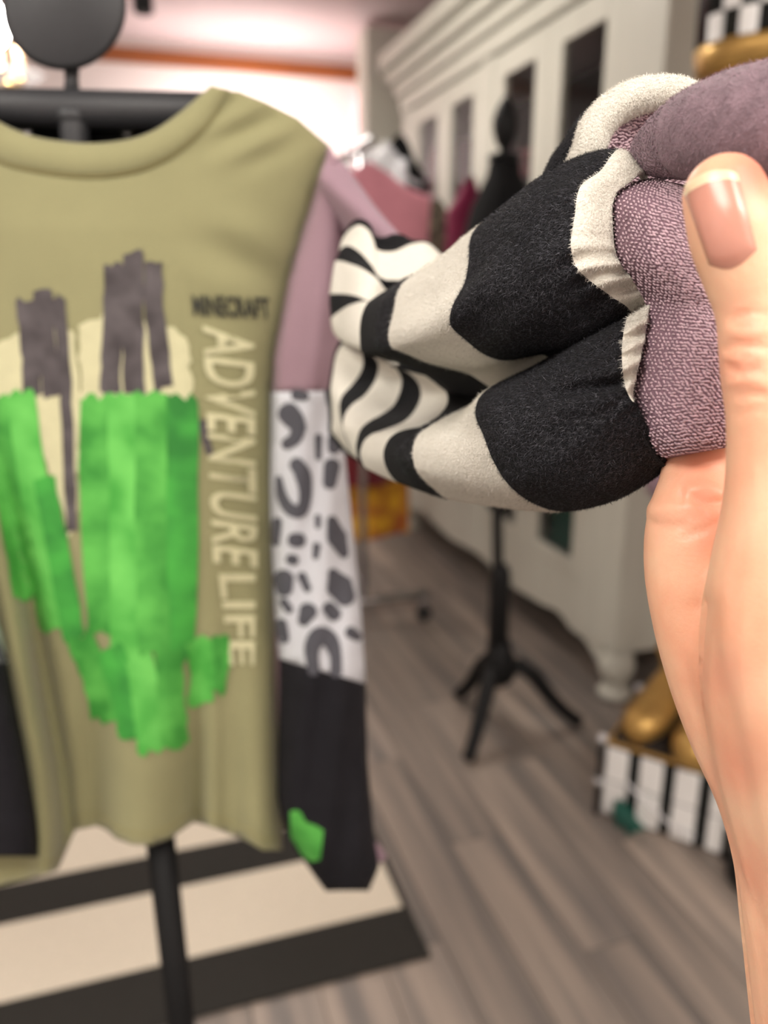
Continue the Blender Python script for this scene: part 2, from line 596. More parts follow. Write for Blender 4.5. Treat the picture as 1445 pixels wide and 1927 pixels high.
for yy in (2.19, 3.31):
    box('end_cap', 1.485, 1.515, yy - .012, yy + .012, 2.1455, 2.172, ww, led, .003)
# scalloped apron
n = 90
v, f = [], []
for i in range(n + 1):
    tt = i / n
    y = cy0 + .07 + (cy1 - cy0 - .14) * tt
    u_ = abs(2 * tt - 1)
    w2 = max(0.0, (u_ - .62) / .38)
    zb = 0.142 + .010 * math.cos(u_ * 9) - .022 * w2 + .014 * abs(math.sin(w2 * math.pi * 2)) - .02 * max(0, (u_ - .9) / .1)
    for xx in (CX + .006, CX + .026):
        v += [(xx, y, zb), (xx, y, .304)]
for i in range(n):
    a = i * 4
    f += [(a, a + 4, a + 5, a + 1), (a + 2, a + 3, a + 7, a + 6), (a, a + 2, a + 6, a + 4), (a + 1, a + 5, a + 7, a + 3)]
f += [(0, 1, 3, 2), (n * 4, n * 4 + 2, n * 4 + 3, n * 4 + 1)]
mesh('apron', v, f, ww, cab, smooth=False)
box('end_apron', CX + .07, cxb, cy0 + .004, cy0 + .024, 0.17, .30, ww, cab, .003)
foot = [(0.032, 0), (0.046, .006), (0.05, .018), (0.04, .032), (0.028, .042), (0.036, .055), (0.05, .085), (0.052, .11), (0.044, .14), (0.036, .16)]
for ya in (cy0 + .045, cy1 - .045):
    lathe('foot', foot, (CX + .045, ya, 0.0005), ww, cab, 20)
for ya in (cy0 + .045, cy1 - .045):
    lathe('foot', foot, (cxb - .05, ya, 0.0005), ww, cab, 20)
for z in (0.72, 1.10, 1.48):
    box('shelf', CX + .035, cxb - .013, cy0 + .028, cy1 - .028, z, z + .018, M['inside'], cab)

# folded garments standing on the cabinet shelves
def folded(label, y, z, m, wy=.13, h=.1, dx=.0):
    nx, ny = 10, 10
    v, f = [], []
    x0, x1 = CX + .055 + dx, CX + .34
    t = thing('folded_garment', label, 'clothing', ((x0 + x1) / 2, y, z), 'folded garments in the cabinet')
    layers = max(2, int(h / .035))
    lh = h / layers
    for l in range(layers):
        pts = []
        for zz, ins in ((0, .01), (.15, .0), (.5, -.006), (.85, 0), (1, .01)):
            pts.append((ins, zz * lh * .97))
        v, f = [], []
        for ins, dz in pts:
            for (cx_, cy_) in ((x0 + ins, y - wy + ins), (x1 - ins, y - wy + ins), (x1 - ins, y + wy - ins), (x0 + ins, y + wy - ins)):
                v.append((cx_ + .004 * math.sin(l * 3 + cy_ * 40), cy_, z + l * lh + dz + .0005))
        for r in range(4):
            for q in range(4):
                q2 = (q + 1) % 4
                f.append((r * 4 + q, r * 4 + q2, r * 4 + 4 + q2, r * 4 + 4 + q))
        f += [(3, 2, 1, 0), (16, 17, 18, 19)]
        mesh('fold', v, f, m, t)
    return t


yd = [(a + b) / 2 for a, b in EXT]
folded('dark magenta folded stack on the top shelf behind the farthest glass door', yd[3], 1.498, M['magenta'], h=.24)
folded('magenta folded pile on the middle shelf behind the farthest glass door', yd[3], 1.118, M['magenta'], h=.26)
folded('purple folded stack behind the second glass door from the far end', yd[2], 1.118, M['purple'], h=.3)
folded('pink folded pile low behind the second glass door from the far end', yd[2], 0.738, M['pink'], h=.28)
folded('tan leather stack on the middle shelf behind the black dress form', yd[1], 1.118, M['brown'], h=.25)
folded('dark red folded stack on the top shelf behind the dress form', yd[1], 1.498, M['dred'], h=.1)
folded('dark red folded stack behind the nearest glass door', yd[0], 1.118, M['dred'], h=.2)
folded('dark teal folded pile on the bottom behind the nearest glass door', yd[0], 0.302, M['teal'], h=.2)

# =================================================================== DRESS FORM
fc = np.array([0.865, 1.73, 0.0])
df = thing('dress_form', 'slim black dress form on a tripod stand in front of the cream cabinet', 'mannequin', fc)
bp_ = M['blackp']
fc2 = fc + np.array([-.036, .012, 0])
tube('pole', [fc + [0, 0, .2], fc2 + [0, 0, .9]], 0.0135, bp_, df)
lathe('collar', [(0.018, .0), (0.027, .01), (0.027, .22), (0.024, .235), (0.018, .25)], fc + [-.006, .002, .22], bp_, df, 16)
lathe('hub', [(0.02, 0), (0.042, .02), (0.046, .07), (0.034, .1), (0.026, .13)], fc + [0, 0, .13], bp_, df, 16)
for foot_p in (FL(880, 1440), FL(1090, 1368), FL(862, 1316)):
    d = foot_p - fc
    pth = [fc + d * s + np.array([0, 0, z]) for s, z in ((.06, .175), (.25, .185), (.42, .155), (.60, .10), (.78, .055), (.93, .026), (1.0, .018))]
    tube('leg', pth, [.022, .023, .022, .020, .018, .0175, .0165], bp_, df, 12)
lathe('waist_block', [(0.02, 0), (0.03, .01), (0.03, .05), (0.02, .06)], fc * .4 + fc2 * .6 + [0, 0, .62], bp_, df, 16)
body = [(0.10, .80), (0.125, .84), (0.12, .95), (0.098, 1.02), (0.10, 1.10), (0.105, 1.18), (0.095, 1.26), (0.075, 1.33), (0.048, 1.385), (0.04, 1.40), (0.036, 1.425), (0.03, 1.43)]
lathe('torso', [(r * 1.12, z) for r, z in body], fc2, M['blackc'], df, 28, sx=.82, sy=1.0)
lathe('neck_cap', [(0.037, 0), (0.037, .01), (0.02, .016)], fc2 + [0, 0, 1.43], bp_, df, 20)
lathe('finial', [(0.01, 0), (0.012, .01), (0.02, .02), (0.028, .045), (0.029, .065), (0.022, .09), (0.012, .107), (0.004, .115)], fc2 + [0, 0, 1.445], bp_, df, 18)

# =================================================================== CLOTHES RACK
rk = thing('clothes_rack', 'chrome rolling clothes rack standing before the far wall', 'rack', (0.62, 2.85, 0))
ch = M['chrome']
rp = FL(684, 1195)
rX = float(PY(683, 1000, 2.47)[0])
ry0, ry1 = 2.47, 3.45
for yy in (ry0, ry1):
    tube('upright', [(rX, yy, .1), (rX, yy, 1.56)], 0.013, ch, rk)
    tube('foot_bar', [(rX - .24, yy, .10), (rX + .24, yy, .10)], 0.016, ch, rk)
    for sx in (-.225, .225):
        lathe('castor', [(0.012, -.013), (0.026, -.012), (0.028, 0), (0.026, .012), (0.012, .013)], (rX + sx, yy, 0.029), M['rubber'], rk, 16,
              rot=Matrix.Rotation(math.pi / 2, 3, 'X'))
        tube('castor_stem', [(rX + sx, yy, .05), (rX + sx, yy, .092)], 0.006, ch, rk, 8)
tube('rail', [(rX, ry0 - .12, 1.56), (rX, ry1 + .03, 1.56)], 0.014, ch, rk)
tube('low_rail', [(rX, ry0, .16), (rX, ry1, .16)], 0.010, ch, rk)


def hanging(name, label, cat, y, z0, z1, half, m, wob=.012, thick=.03, tilt=0.0, group=None, xo=0.0, flare=1.0, hanger=True, hm=None):
    """garment on a hanger facing along the rail (its breadth runs across the rail)"""
    t = thing(name, label, cat, (rX + xo, y, z0), group)
    nu, nv = 16, 18
    v, f = [], []
    for j in range(nv + 1):
        q = j / nv
        z = z1 + (z0 - z1) * q
        for i in range(2 * nu):
            th = 2 * math.pi * i / (2 * nu)
            w_ = half * (min(1.0, .32 + q * 5.5) * (1 - .12 * q) + (flare - 1) * q)
            x = w_ * math.cos(th)
            d = thick * (0.35 + q) * math.sin(th) + wob * q * math.sin(th * 5 + y * 9)
            c_, s_ = math.cos(tilt), math.sin(tilt)
            zz = z - .10 * (abs(x) / half) * max(0, 1 - q * 6)
            v.append((rX + xo + x * c_ - d * s_, y + x * s_ + d * c_, zz))
    k = 2 * nu
    for j in range(nv):
        for i in range(k):
            i2 = (i + 1) % k
            f.append((j * k + i, j * k + i2, (j + 1) * k + i2, (j + 1) * k + i))
    b = mesh('garment_body', v, f, m, t)
    if hanger:
        hh = []
        for s in np.linspace(-math.pi * .1, math.pi * 1.15, 12):
            hh.append((rX + xo + .0, y + 0.0, 1.578 - .0) if False else (rX + xo + .022 * math.cos(s), y, 1.566 + .022 * math.sin(s)))
        hh += [(rX + xo, y, 1.53), (rX + xo, y, z1 + .01)]
        tube('hook', hh, .0022, ch, t, 6)
        tube('hanger_arm', [(rX + xo - half * .8, y, z1 - .06), (rX + xo, y, z1 + .015), (rX + xo + half * .8, y, z1 - .06)], .006, hm or M['film'], t, 8)
    return t


pk_ = PY(805, 362, 2.38)
pkt = PY(740, 330, 2.38)
hanging('pink_top', 'pink cotton top hanging at the front of the chrome rack', 'clothing', 2.38, 1.0, float(pkt[2]) + .035, .20, M['pink'], xo=float(pk_[0]) - rX - .185, tilt=.0)
hanging('orange_dress', 'orange and yellow flame patterned skirt on the chrome rack', 'clothing', 2.68, .27, 1.45, .19, M['flame'], xo=.03, flare=1.25, tilt=.1)
hanging('dark_red_dress', 'dark red velvet dress on the chrome rack', 'clothing', 2.56, .50, 1.44, .16, M['dred'], tilt=.1)
b_ = PY(752, 250, 3.08)
hanging('black_dress', 'black dress hanging high at the back of the chrome rack', 'clothing', 3.08, .7, float(b_[2]), .11, M['blackc'], xo=float(b_[0]) - rX, hanger=False)
b_ = PY(822, 372, 2.75)
hanging('patterned_dress', 'olive and black patterned dress hanging beside the pink top', 'clothing', 2.75, .75, float(b_[2]), .11, M['patt'], xo=float(b_[0]) - rX, hanger=False, tilt=.2)
b_ = PY(885, 330, 2.55)
hanging('magenta_dress', 'magenta satin dress hanging between rack and dress form', 'clothing', 2.55, .8, float(b_[2]), .11, M['magenta'], xo=float(b_[0]) - rX, hanger=False, tilt=.5, flare=1.3)
b_ = PY(690, 270, 2.80)
hanging('garment_bag', 'clear plastic garment bag over hangers on the chrome rack', 'bag', 2.80, 1.3, float(b_[2]), .14, M['film'], xo=float(b_[0]) - rX, hanger=False, wob=.03)
b_ = PY(725, 262, 2.94)
hanging('garment_bag', 'small crumpled clear garment bag beside the black dress', 'bag', 2.94, 1.3, float(b_[2]), .09, M['film'], xo=float(b_[0]) - rX, hanger=False, wob=.03)

# =================================================================== NUTCRACKER FIGURE
BH, BS = 0.18, 0.262
nA_ = FL(1140, 1398, BH)
nd = FL(1370, 1470, BH) - nA_
nd /= np.linalg.norm(nd)
nn_ = np.array([-nd[1], nd[0], 0.0])
nc = (nA_ + nd * BS / 2 + nn_ * BS / 2) * np.array([1, 1, 0])
nt_ = thing('nutcracker_figure', 'tall figure with checked hat and gold boots on a checked square base', 'figurine', nc)


def nbox(name, a0, a1, b0, b1, z0, z1, m, parent, bv=0.0):
    """box in the base's own turned axes, measured from its centre"""
    v = [nc + nd * a + nn_ * b + np.array([0, 0, z]) for z in (z0, z1) for a, b in ((a0, b0), (a1, b0), (a1, b1), (a0, b1))]
    o = mesh(name, v, BOXF, m, parent, smooth=False)
    if bv:
        bevel(o, bv)
    return o


hb = BS / 2
nbox('base', -hb + .004, hb - .004, -hb + .004, hb - .004, .001, BH - .002, M['chk_b'], nt_)
nbox('base_top', -hb + .006, hb - .006, -hb + .006, hb - .006, BH - .0015, BH + .004, M['sub'], nt_)
for (a0, a1, b0, b1) in ((-hb, hb, -hb, -hb + .009), (-hb, hb, hb - .009, hb), (-hb, -hb + .009, -hb + .009, hb - .009), (hb - .009, hb, -hb + .009, hb - .009)):
    nbox('base_rim', a0, a1, b0, b1, BH - .0015, BH + .007, M['gold'], nt_, .002)
per = .0745
for c in range(4):
    for r in range(2):
        a0 = -hb + .004 + c * per
        a1 = min(a0 + per * .66, hb - .002)
        z0 = .004 + r * .086
        nbox('check_tile', a0, a1, -hb, -hb + .004, z0, z0 + .083, M['chk_w'], nt_, .003)
        nbox('check_tile', -hb, -hb + .004, a0 + .006, a1, z0, z0 + .083, M['chk_w'], nt_, .003)
for (a, b) in ((-hb - .006, -hb - .006), (hb + .006, -hb - .006), (-hb - .006, hb + .006)):
    q = nc + nd * a + nn_ * b
    tube('base_post', [q + [0, 0, .001], q + [0, 0, BH + .004]], .007, M['blackp'], nt_, 10)
    for zz in (.085, BH + .013):
        lathe('base_knob', [(0.003, -.011), (0.009, -.007), (0.0115, 0), (0.009, .007), (0.003, .011)], q + [0, 0, zz], M['crystal'], nt_, 14)


def checks(cx, R0f, z0, dz, rows, ncol, parent, ang0, ang1, fill=.98, th=.003):
    """white enamel tiles on a round black body: each tile is a piece of its own"""
    for r in range(rows):
        for c in range(ncol):
            if (c + r) % 2:
                continue
            a0 = 2 * math.pi * c / ncol
            amid = math.atan2(math.sin(a0 + math.pi / ncol), math.cos(a0 + math.pi / ncol))
            if not (ang0 < amid < ang1):
                continue
            v, f = [], []
            ns = 3
            for k in range(ns + 1):
                a = a0 + (k / ns * fill + (1 - fill) / 2) * 2 * math.pi / ncol
                for z in (z0 + r * dz + dz * .02, z0 + (r + 1) * dz - dz * .02):
                    for dr in (-.004, th):
                        R_ = R0f(z) + dr
                        v.append((cx[0] + R_ * math.cos(a), cx[1] + R_ * math.sin(a), z))
            for k in range(ns):
                b = 4 * k
                f += [(b + 1, b + 5, b + 7, b + 3), (b, b + 2, b + 6, b + 4), (b + 2, b + 3, b + 7, b + 6), (b, b + 4, b + 5, b + 1)]
            f += [(0, 1, 3, 2), (4 * ns, 4 * ns + 2, 4 * ns + 3, 4 * ns + 1)]
            mesh('check_tile', v, f, M['chk_w'], parent, smooth=False)


# boots: shaft, foot, sole, toe
for toe_px, heel_px in (((1190, 1402), (1272, 1330)), ((1288, 1452), (1358, 1376))):
    tp, hp_ = FL(*toe_px, BH + .005), FL(*heel_px, BH + .005)
    fwd = (tp - hp_) / np.linalg.norm(tp - hp_)
    side = np.array([-fwd[1], fwd[0], 0.])
    LN = float(np.linalg.norm(tp - hp_))
    c0 = hp_ + np.array([0, 0, .0])
    prof = [(-.10, .030, .04, .044), (-.02, .044, .06, .062), (0.16, .047, .066, .066), (.36, .046, .054, .056), (.56, .054, .043, .045), (.78, .053, .038, .04), (.93, .040, .034, .036), (1.02, .016, .026, .022)]
    prof = [(a_ * LN, b_, c_, d_) for a_, b_, c_, d_ in prof]
    v, f = [], []
    n = 16
    for (t_, wd, hc, hh) in prof:
        for j in range(n):
            a = 2 * math.pi * j / n
            z = hc + hh * math.sin(a)
            p = c0 + fwd * t_ + side * wd * math.cos(a) + np.array([0, 0, max(0.0, z)])
            v.append(p)
    k = len(prof)
    for i in range(k - 1):
        for j in range(n):
            j2 = (j + 1) % n
            f.append((i * n + j, i * n + j2, (i + 1) * n + j2, (i + 1) * n + j))
    f += [tuple(range(n - 1, -1, -1)), tuple((k - 1) * n + j for j in range(n))]
    bt = subsurf(mesh('boot', v, f, M['gold'], nt_), 1)
    lathe('boot_shaft', [(0.045, 0), (0.040, .03), (0.043, .06), (0.052, .075), (0.054, .08), (0.053, .09), (0.04, .09)], c0 + fwd * .012 + np.array([0, 0, .07]), M['gold'], bt, 20)
    lathe('trouser_leg', [(0.046, 0), (0.052, .15), (0.06, .5)], c0 + fwd * .012 + np.array([0, 0, .155]), M['mauve2'], nt_, 20)
top = nc + np.array([0, 0.0, 0])
lathe('coat', [(0.13, .74), (0.15, .78), (0.13, .92), (0.135, 1.1), (0.15, 1.2), (0.11, 1.28), (0.05, 1.30)], top, M['mauve2'], nt_, 28, sx=1., sy=.8)
lathe('head', [(0.05, 1.29), (0.075, 1.33), (0.09, 1.40), (0.09, 1.49), (0.075, 1.516)], top, M['wax'], nt_, 24)
for sgn in (-1, 1):
    tube('arm', [top + [sgn * .15, 0, 1.2], top + [sgn * .19, -.02, 1.02], top + [sgn * .17, -.09, .86]], [.05, .045, .035], M['mauve2'], nt_, 12)
HR = lambda z: 0.114 + 0.010 * (z - 1.57) / .3
lathe('hat_brim', [(0.075, 1.515), (0.098, 1.517), (0.106, 1.522), (0.111, 1.55), (0.113, 1.566), (0.08, 1.569)], top, M['gold'], nt_, 32)
lathe('hat', [(HR(1.565) - .002, 1.565), (HR(1.86) - .002, 1.86), (0.10, 1.87)], top, M['chk_b'], nt_, 36)
checks(top, HR, 1.564, .044, 6, 24, nt_, -math.pi, .5)
# teal felt holly and a clear bauble at the base
for k, (ang, ln) in enumerate(((-.7, .115), (.1, .07), (-1.35, .075))):
    c0 = -nn_ * .022 + FL(1160, 1508, .04) + np.array([-.006, -.008, 0])
    e1 = np.array([math.cos(ang), math.sin(ang) * .6, -.35 * (k == 0) - .1])
    e1 /= np.linalg.norm(e1)
    e2 = np.cross(e1, [0.5, -0.8, .3])
    e2 /= np.linalg.norm(e2)
    pr = [(0, 0), (.15, .3), (.3, .2), (.45, .42), (.6, .22), (.75, .3), (1, 0)]
    poly = [c0 + ln * (a_ * e1 + b_ * e2) for a_, b_ in pr] + [c0 + ln * (a_ * e1 - b_ * e2) for a_, b_ in pr[-2:0:-1]]
    o = mesh('felt_leaf', poly, [tuple(range(len(poly)))], M['teal'], nt_, smooth=False)
    solid(o, .003)

cw = [(1178, 1462, .12), (1215, 1498, .09), (1262, 1540, .05), (1310, 1562, .02), (1345, 1560, .012)]
tube('clear_wire', [FL(x, y, z) + np.array([-.012, -.018, 0]) for x, y, z in cr(cw, 30)], .004, M['crystal'], nt_, 8)

# round black stand base at the right
fb = FL(1452, 1665)
sb = thing('stand_base', 'round black stand base on the floor by the wrist', 'stand', fb)
lathe('foot_plate', [(0.075, 0), (0.085, .006), (0.085, .02), (0.07, .035), (0.03, .05)], fb + [0, 0, .001], M['blackp'], sb, 28)
tube('rod', [fb + [0, 0, .04], fb + [.02, 0, .5]], .011, M['blackp'], sb, 12)

# =================================================================== CHANDELIER (left edge)
cc = PY(-6, 70, 3.0)
chd = thing('chandelier', 'candle style chandelier with lit bulb and clear glass dishes', 'lamp', (cc[0], cc[1], cc[2]))
lathe('bulb', [(0.006, -.05), (0.022, -.035), (0.036, -.005), (0.036, .02), (0.022, .055), (0.006, .085)], cc + [.0, 0, .02], M['bulb'], chd, 20)
c2 = PY(36, 112, 3.0)
tube('candle_sleeve', [c2 + [0, 0, -.035], c2 + [0, 0, .035]], .013, M['wax'], chd, 14)
for (px, py, rr) in ((38, 148, .075), (-40, 150, .06)):
    c3 = PY(px, py, 3.0)
    lathe('glass_dish', [(0.01, -.012), (rr * .6, -.008), (rr, .012), (rr * .97, .014), (rr * .55, -.002), (0.01, -.004)], c3, M['crystal'], chd, 24)
for (px, py) in ((3, 133), (40, 152), (18, 158)):
    c3 = PY(px, py, 2.93)
    lathe('crystal_ball', [(0.002, -.013), (0.009, -.009), (0.013, 0), (0.009, .009), (0.002, .013)], c3, M['brass'], chd, 14)
c4 = PY(-150, 120, 3.0)
tube('arm', [c2 + [0, 0, -.06], c2 + [-.08, 0, -.10], c4 + [0, 0, -.09], c4 + [0, 0, .0]], .007, M['brass'], chd, 8)
tube('stem', [c4 + [0, 0, -.1], [c4[0], c4[1], CEIL - .001]], .008, M['brass'], chd, 8)
tube('candle_sleeve', [cc + [0, 0, -.09], cc + [0, 0, -.035]], .012, M['wax'], chd, 14)
pl_ = bpy.data.lights.new('chandelier_light', 'POINT')
pl_.energy = 10
pl_.color = (1.0, .95, .88)
pl_.shadow_soft_size = .04
po = bpy.data.objects.new('chandelier_light', pl_)
po.location = tuple(cc + np.array([0, -.12, .02]))
COL.objects.link(po)

# track lamp on the ceiling
tk = PY(268, -6, 3.75)
tl = thing('track_lamp', 'black track lamp on the ceiling beyond the stand head', 'lamp', (tk[0], tk[1], CEIL))
box('track', tk[0] - .07, tk[0] + .07, tk[1] - .02, tk[1] + .02, CEIL - .03, CEIL - .001, M['blackp'], tl, .003)
lathe('lamp_can', [(0.03, -.06), (0.04, -.055), (0.04, .03), (0.02, .045)], (tk[0], tk[1], CEIL - .08), M['blackp'], tl, 18)

# =================================================================== DISPLAY STAND
HD = 0.60                     # level distance of the stand's axis


def st(px, py, o=0.0):
    return PH(px, py, HD + o)


stand = thing('display_stand', 'black metal display stand with flat oval head and shoulder bar holding the olive shirt', 'stand',
              (float(st(300, 1600)[0]), float(st(300, 1600)[1]), 0.0))
bk = M['blackm']
# oval head, flat with rounded rim
v, f = [], []
nA = 56
hp = []
for i in range(nA):
    a = 2 * math.pi * i / nA
    x = 121 + 117 * math.cos(a)
    y = (12 + 121 * math.sin(a)) if math.sin(a) > 0 else (12 + 165 * math.sin(a))
    hp.append((x, y))
for sc, dd in ((.90, -.012), (.975, -.010), (1.0, -.005), (1.0, .005), (.975, .010), (.90, .012)):
    for x, y in hp:
        v.append(st(121 + (x - 121) * sc, 0 + (y - 0) * sc, dd))
for k in range(5):
    for i in range(nA):
        i2 = (i + 1) % nA
        f.append((k * nA + i, k * nA + i2, (k + 1) * nA + i2, (k + 1) * nA + i))
f += [tuple(range(nA - 1, -1, -1)), tuple(5 * nA + i for i in range(nA))]
mesh('head', v, f, bk, stand)
tube('neck', [st(135, 120), st(135, 150), st(136, 185)], [.0052, .0046, .0060], bk, stand, 14)
# shoulder bar and torso board
tube('shoulder_bar', [st(-150, 194, .0), st(-140, 194, .0), st(0, 203, .0), st(392, 212, .0), st(400, 212, .0)], [.007, .0126, .0128, .0128, .007], bk, stand, 20)
board = patch('back_board', [(-150, 205), (0, 190), (430, 205), (470, 300), (430, 520), (-150, 520), (-190, 300)],
              lambda x, y: PH(x, y, HD + .018), M['blackp'], stand, 40, .006)
tube('post_top', [st(139, 214, -.004), st(139, 226, -.004), st(142, 300, -.004), st(172, 600, 0), st(300, 1600, 0)], [.0095, .0100, .0092, .0092, .0092], bk, stand, 18)
lathe('socket', [(0.011, -.004), (0.0125, -.003), (0.0125, .004), (0.011, .005)], st(139, 223, -.002), bk, stand, 18)
pb0, pb1 = st(302, 1580), None
dirp = st(338, 1900) - st(302, 1580)
pb1 = st(302, 1580) + dirp * ((0.012 - st(302, 1580)[2]) / dirp[2])
tube('pole', [pb0, pb0 + (pb1 - pb0) * .5, pb1], .0128, M['blackp'], stand, 18)
lathe('base_plate', [(0.14, 0.0), (0.145, .003), (0.143, .009), (0.02, .014), (0.016, .03)], (pb1[0], pb1[1], .0105 if pb1[1] > 1.05 else .0005), M['blackp'], stand, 40)
for (px, py) in ((52, 246), (239, 248)):
    c = st(px, py, .011)
    lathe('screw', [(0.0015, -.004), (0.0042, -.003), (0.0045, .002), (0.003, .004)], c, ch, stand, 12, rot=Matrix.Rotation(math.pi / 2, 3, 'X'))

# =================================================================== OLIVE SHIRT
arm = [(275, 619), (300, 612), (380, 590), (450, 567), (520, 547), (600, 531), (660, 521), (735, 514), (1000, 512), (1200, 516), (1400, 522), (1600, 535)]
XRr = lambda y: ip(y, arm)
XLl = lambda y: 300 - ip(y, arm) - (60 if y > 735 else 0)
ridge = [(700, -70), (1000, 0), (1130, 28), (1300, 60), (1450, 88), (1560, 98), (1660, 100)]


def shirt_hd(x, y):
    xr = XRr(y)
    xl = 300 - xr
    c = (xr + xl) / 2
    u = (x - c) / (xr - c)
    d = HD - .044 * math.sqrt(max(0.0, 1 - min(1, abs(u)) ** 2.6))
    # chest roundness: near the neck it leans back towards the bar
    d += .012 * max(0.0, min(1.0, (430 - y) / 260.0)) * max(0, 1 - abs(u) * .6)
    # soft wrinkles near the shoulder
    k = gs(x - y * .0, 455, 60) * gs(y, 235, 40)
    d += .0032 * math.sin((x * .75 + y * 1.5) * .055) * gs(x, 470, 75) * gs(y, 250, 55)
    d += .003 * math.sin((x * .55 - y * 1.0) * .045) * gs(x, 455, 85) * gs(y, 490, 90)
    # hanging folds
    t = max(0.0, min(1.0, (y - 950) / 600.0))
    fold = (.017 * gs(x, 368, 34) - .012 * gs(x, 262, 55) + .016 * gs(x, 175, 32) - .015 * gs(x, 492, 40) + .007 * gs(x, 425, 16))
    d += t ** 1.4 * fold + t ** 2.2 * (.014 * gs(x, 371, 13) - .006 * gs(x, 400, 16) + .008 * gs(x, 448, 9))
    t2 = max(0.0, min(1.0, (y - 760) / 500.0))
    xr_ = ip(y, ridge)
    d += t2 * (-.026 * gs(x, xr_ - 18, 24) + .026 * gs(x, xr_ + 30, 15))
    if x < xr_ - 18:
        d += t2 * -.024 * (1 - gs(x, xr_ - 18, 26)) * .55
    return d


def SH(x, y, off=0.0):
    return PH(x, y, shirt_hd(x, y) - off)


shirt = thing('graphic_shirt', 'olive shirt with green print and patchwork mauve, leopard and charcoal sleeves on the black stand', 'shirt',
              (float(st(150, 900)[0]), float(st(150, 900)[1]), 0.68))
hem = [(532, 1600), (494, 1600), (459, 1580), (400, 1557), (365, 1547), (347, 1559), (323, 1576), (282, 1591), (247, 1589), (218, 1579),
       (200, 1562), (182, 1554), (141, 1562), (125, 1600), (109, 1637), (59, 1653), (0, 1668), (-120, 1690), (-230, 1670)]
band_bot = [(425, 170), (402, 214), (360, 260), (310, 296), (250, 319), (170, 328), (85, 320), (0, 300), (-60, 262), (-105, 214), (-125, 180)]
right_edge = [(450, 172), (500, 192), (560, 222), (619, 275)] + [(x, y) for y, x in arm[1:-1]]
left_edge = [(300 - x, y + 8) for x, y in reversed(right_edge)]
outline = right_edge + hem + left_edge + list(reversed(band_bot))
front = patch('front_panel', outline, SH, M['olive'], shirt, 11.0, .0011)


def shirt_back(x, y):
    xr = XRr(y)
    u = (x - 150) / (xr - 150)
    return PH(x, y, HD + .036 * math.sqrt(max(0.0, 1 - min(1, abs(u)) ** 2.6)) + .002)


back_out = right_edge + [(535, 1560), (365, 1545), (150, 1550), (-100, 1560), (-230, 1560)] + left_edge + [(-125, 190), (-80, 205), (150, 215), (380, 205), (425, 178)]
patch('back_panel', back_out, shirt_back, M['olive'], shirt, 24.0, .0011)
# neckband
band_top = [(400, 163), (375, 186), (340, 216), (290, 250), (240, 267), (170, 274), (100, 268), (50, 257), (0, 235), (-45, 205), (-75, 185), (-100, 165)]
bt_, bb_ = cr(band_top, 70), cr([(430, 168)] + band_bot[1:-1] + [(-130, 175)], 70)
v, f = [], []
for k, (q, off) in enumerate(((-.03, -.002), (0.0, .0016), (.5, .0030), (.92, .0022), (1.0, .0008), (1.03, .0002))):
    for i in range(70):
        x, y = bt_[i] * (1 - q) + bb_[i] * q
        v.append(SH(x, y, off + .0006))
for k in range(5):
    for i in range(69):
        f.append((k * 70 + i, (k + 1) * 70 + i, (k + 1) * 70 + i + 1, k * 70 + i + 1))
solid(mesh('neckband', v, f, M['olive'], shirt), .001, -1)
seam = [SH(x, y + 4, .0012) for x, y in bb_[3:-3]]
tube('neck_seam', seam, .0007, M['thread'], shirt, 6)
hs = cr([(x, y - 12) for x, y in hem[:-1]], 80)
tube('hem_stitch', [SH(x, y - 10, .0006) for x, y in hs], .0004, M['thread'], shirt, 5)
tube('armhole_seam', [SH(x - 4, y, .0005) for y, x in arm[1:8]], .0010, M['olive'], shirt, 6)


# ---- sleeve on the right
s_left = [(275, 617), (300, 611), (380, 589), (450, 566), (520, 546), (600, 530), (660, 519), (735, 513), (900, 511), (1000, 513), (1150, 520), (1240, 527),
          (1300, 527), (1400, 525), (1500, 524), (1550, 534), (1600, 560), (1650, 595), (1680, 618)]
s_right = [(275, 622), (300, 634), (400, 652), (560, 648), (735, 640), (870, 648), (1000, 662), (1150, 677), (1290, 686), (1440, 690), (1580, 703), (1632, 712), (1680, 690)]


def sleeve_hd(x, y):
    a, b = ip(y, s_left), ip(y, s_right)
    u = (x - (a + b) / 2) / max(4.0, (b - a) / 2)
    w_ = min(1.0, (b - a) / 150.0)
    base = HD - .012 - .012 * max(0, min(1, (y - 700) / 800))
    return base - .030 * w_ * math.sqrt(max(0.0, 1 - min(1, abs(u)) ** 2.4)) + .0025 * math.sin(x * .09 + y * .012) * max(0, min(1, (y - 350) / 300))


def SL(x, y, off=0.0):
    return PH(x, y, sleeve_hd(x, y) - off)


def slb(x, y, off=0.0):
    a, b = ip(y, s_left), ip(y, s_right)
    u = (x - (a + b) / 2) / max(4.0, (b - a) / 2)
    return PH(x, y, HD - .010 - .012 * max(0, min(1, (y - 700) / 800)) + .02 * math.sqrt(max(0.0, 1 - min(1, abs(u)) ** 2.4)))


def band(y0, y1, step=30):
    """outline of the sleeve between two seam lines given as functions of x"""
    def side(tab, ya, yb):
        ys_ = np.linspace(ya, yb, max(3, int(abs(yb - ya) / step)))
        return [(float(ip(q, tab)), float(q)) for q in ys_]
    return side(s_right, y0[1], y1[1]) + side(s_left, y1[0], y0[0])


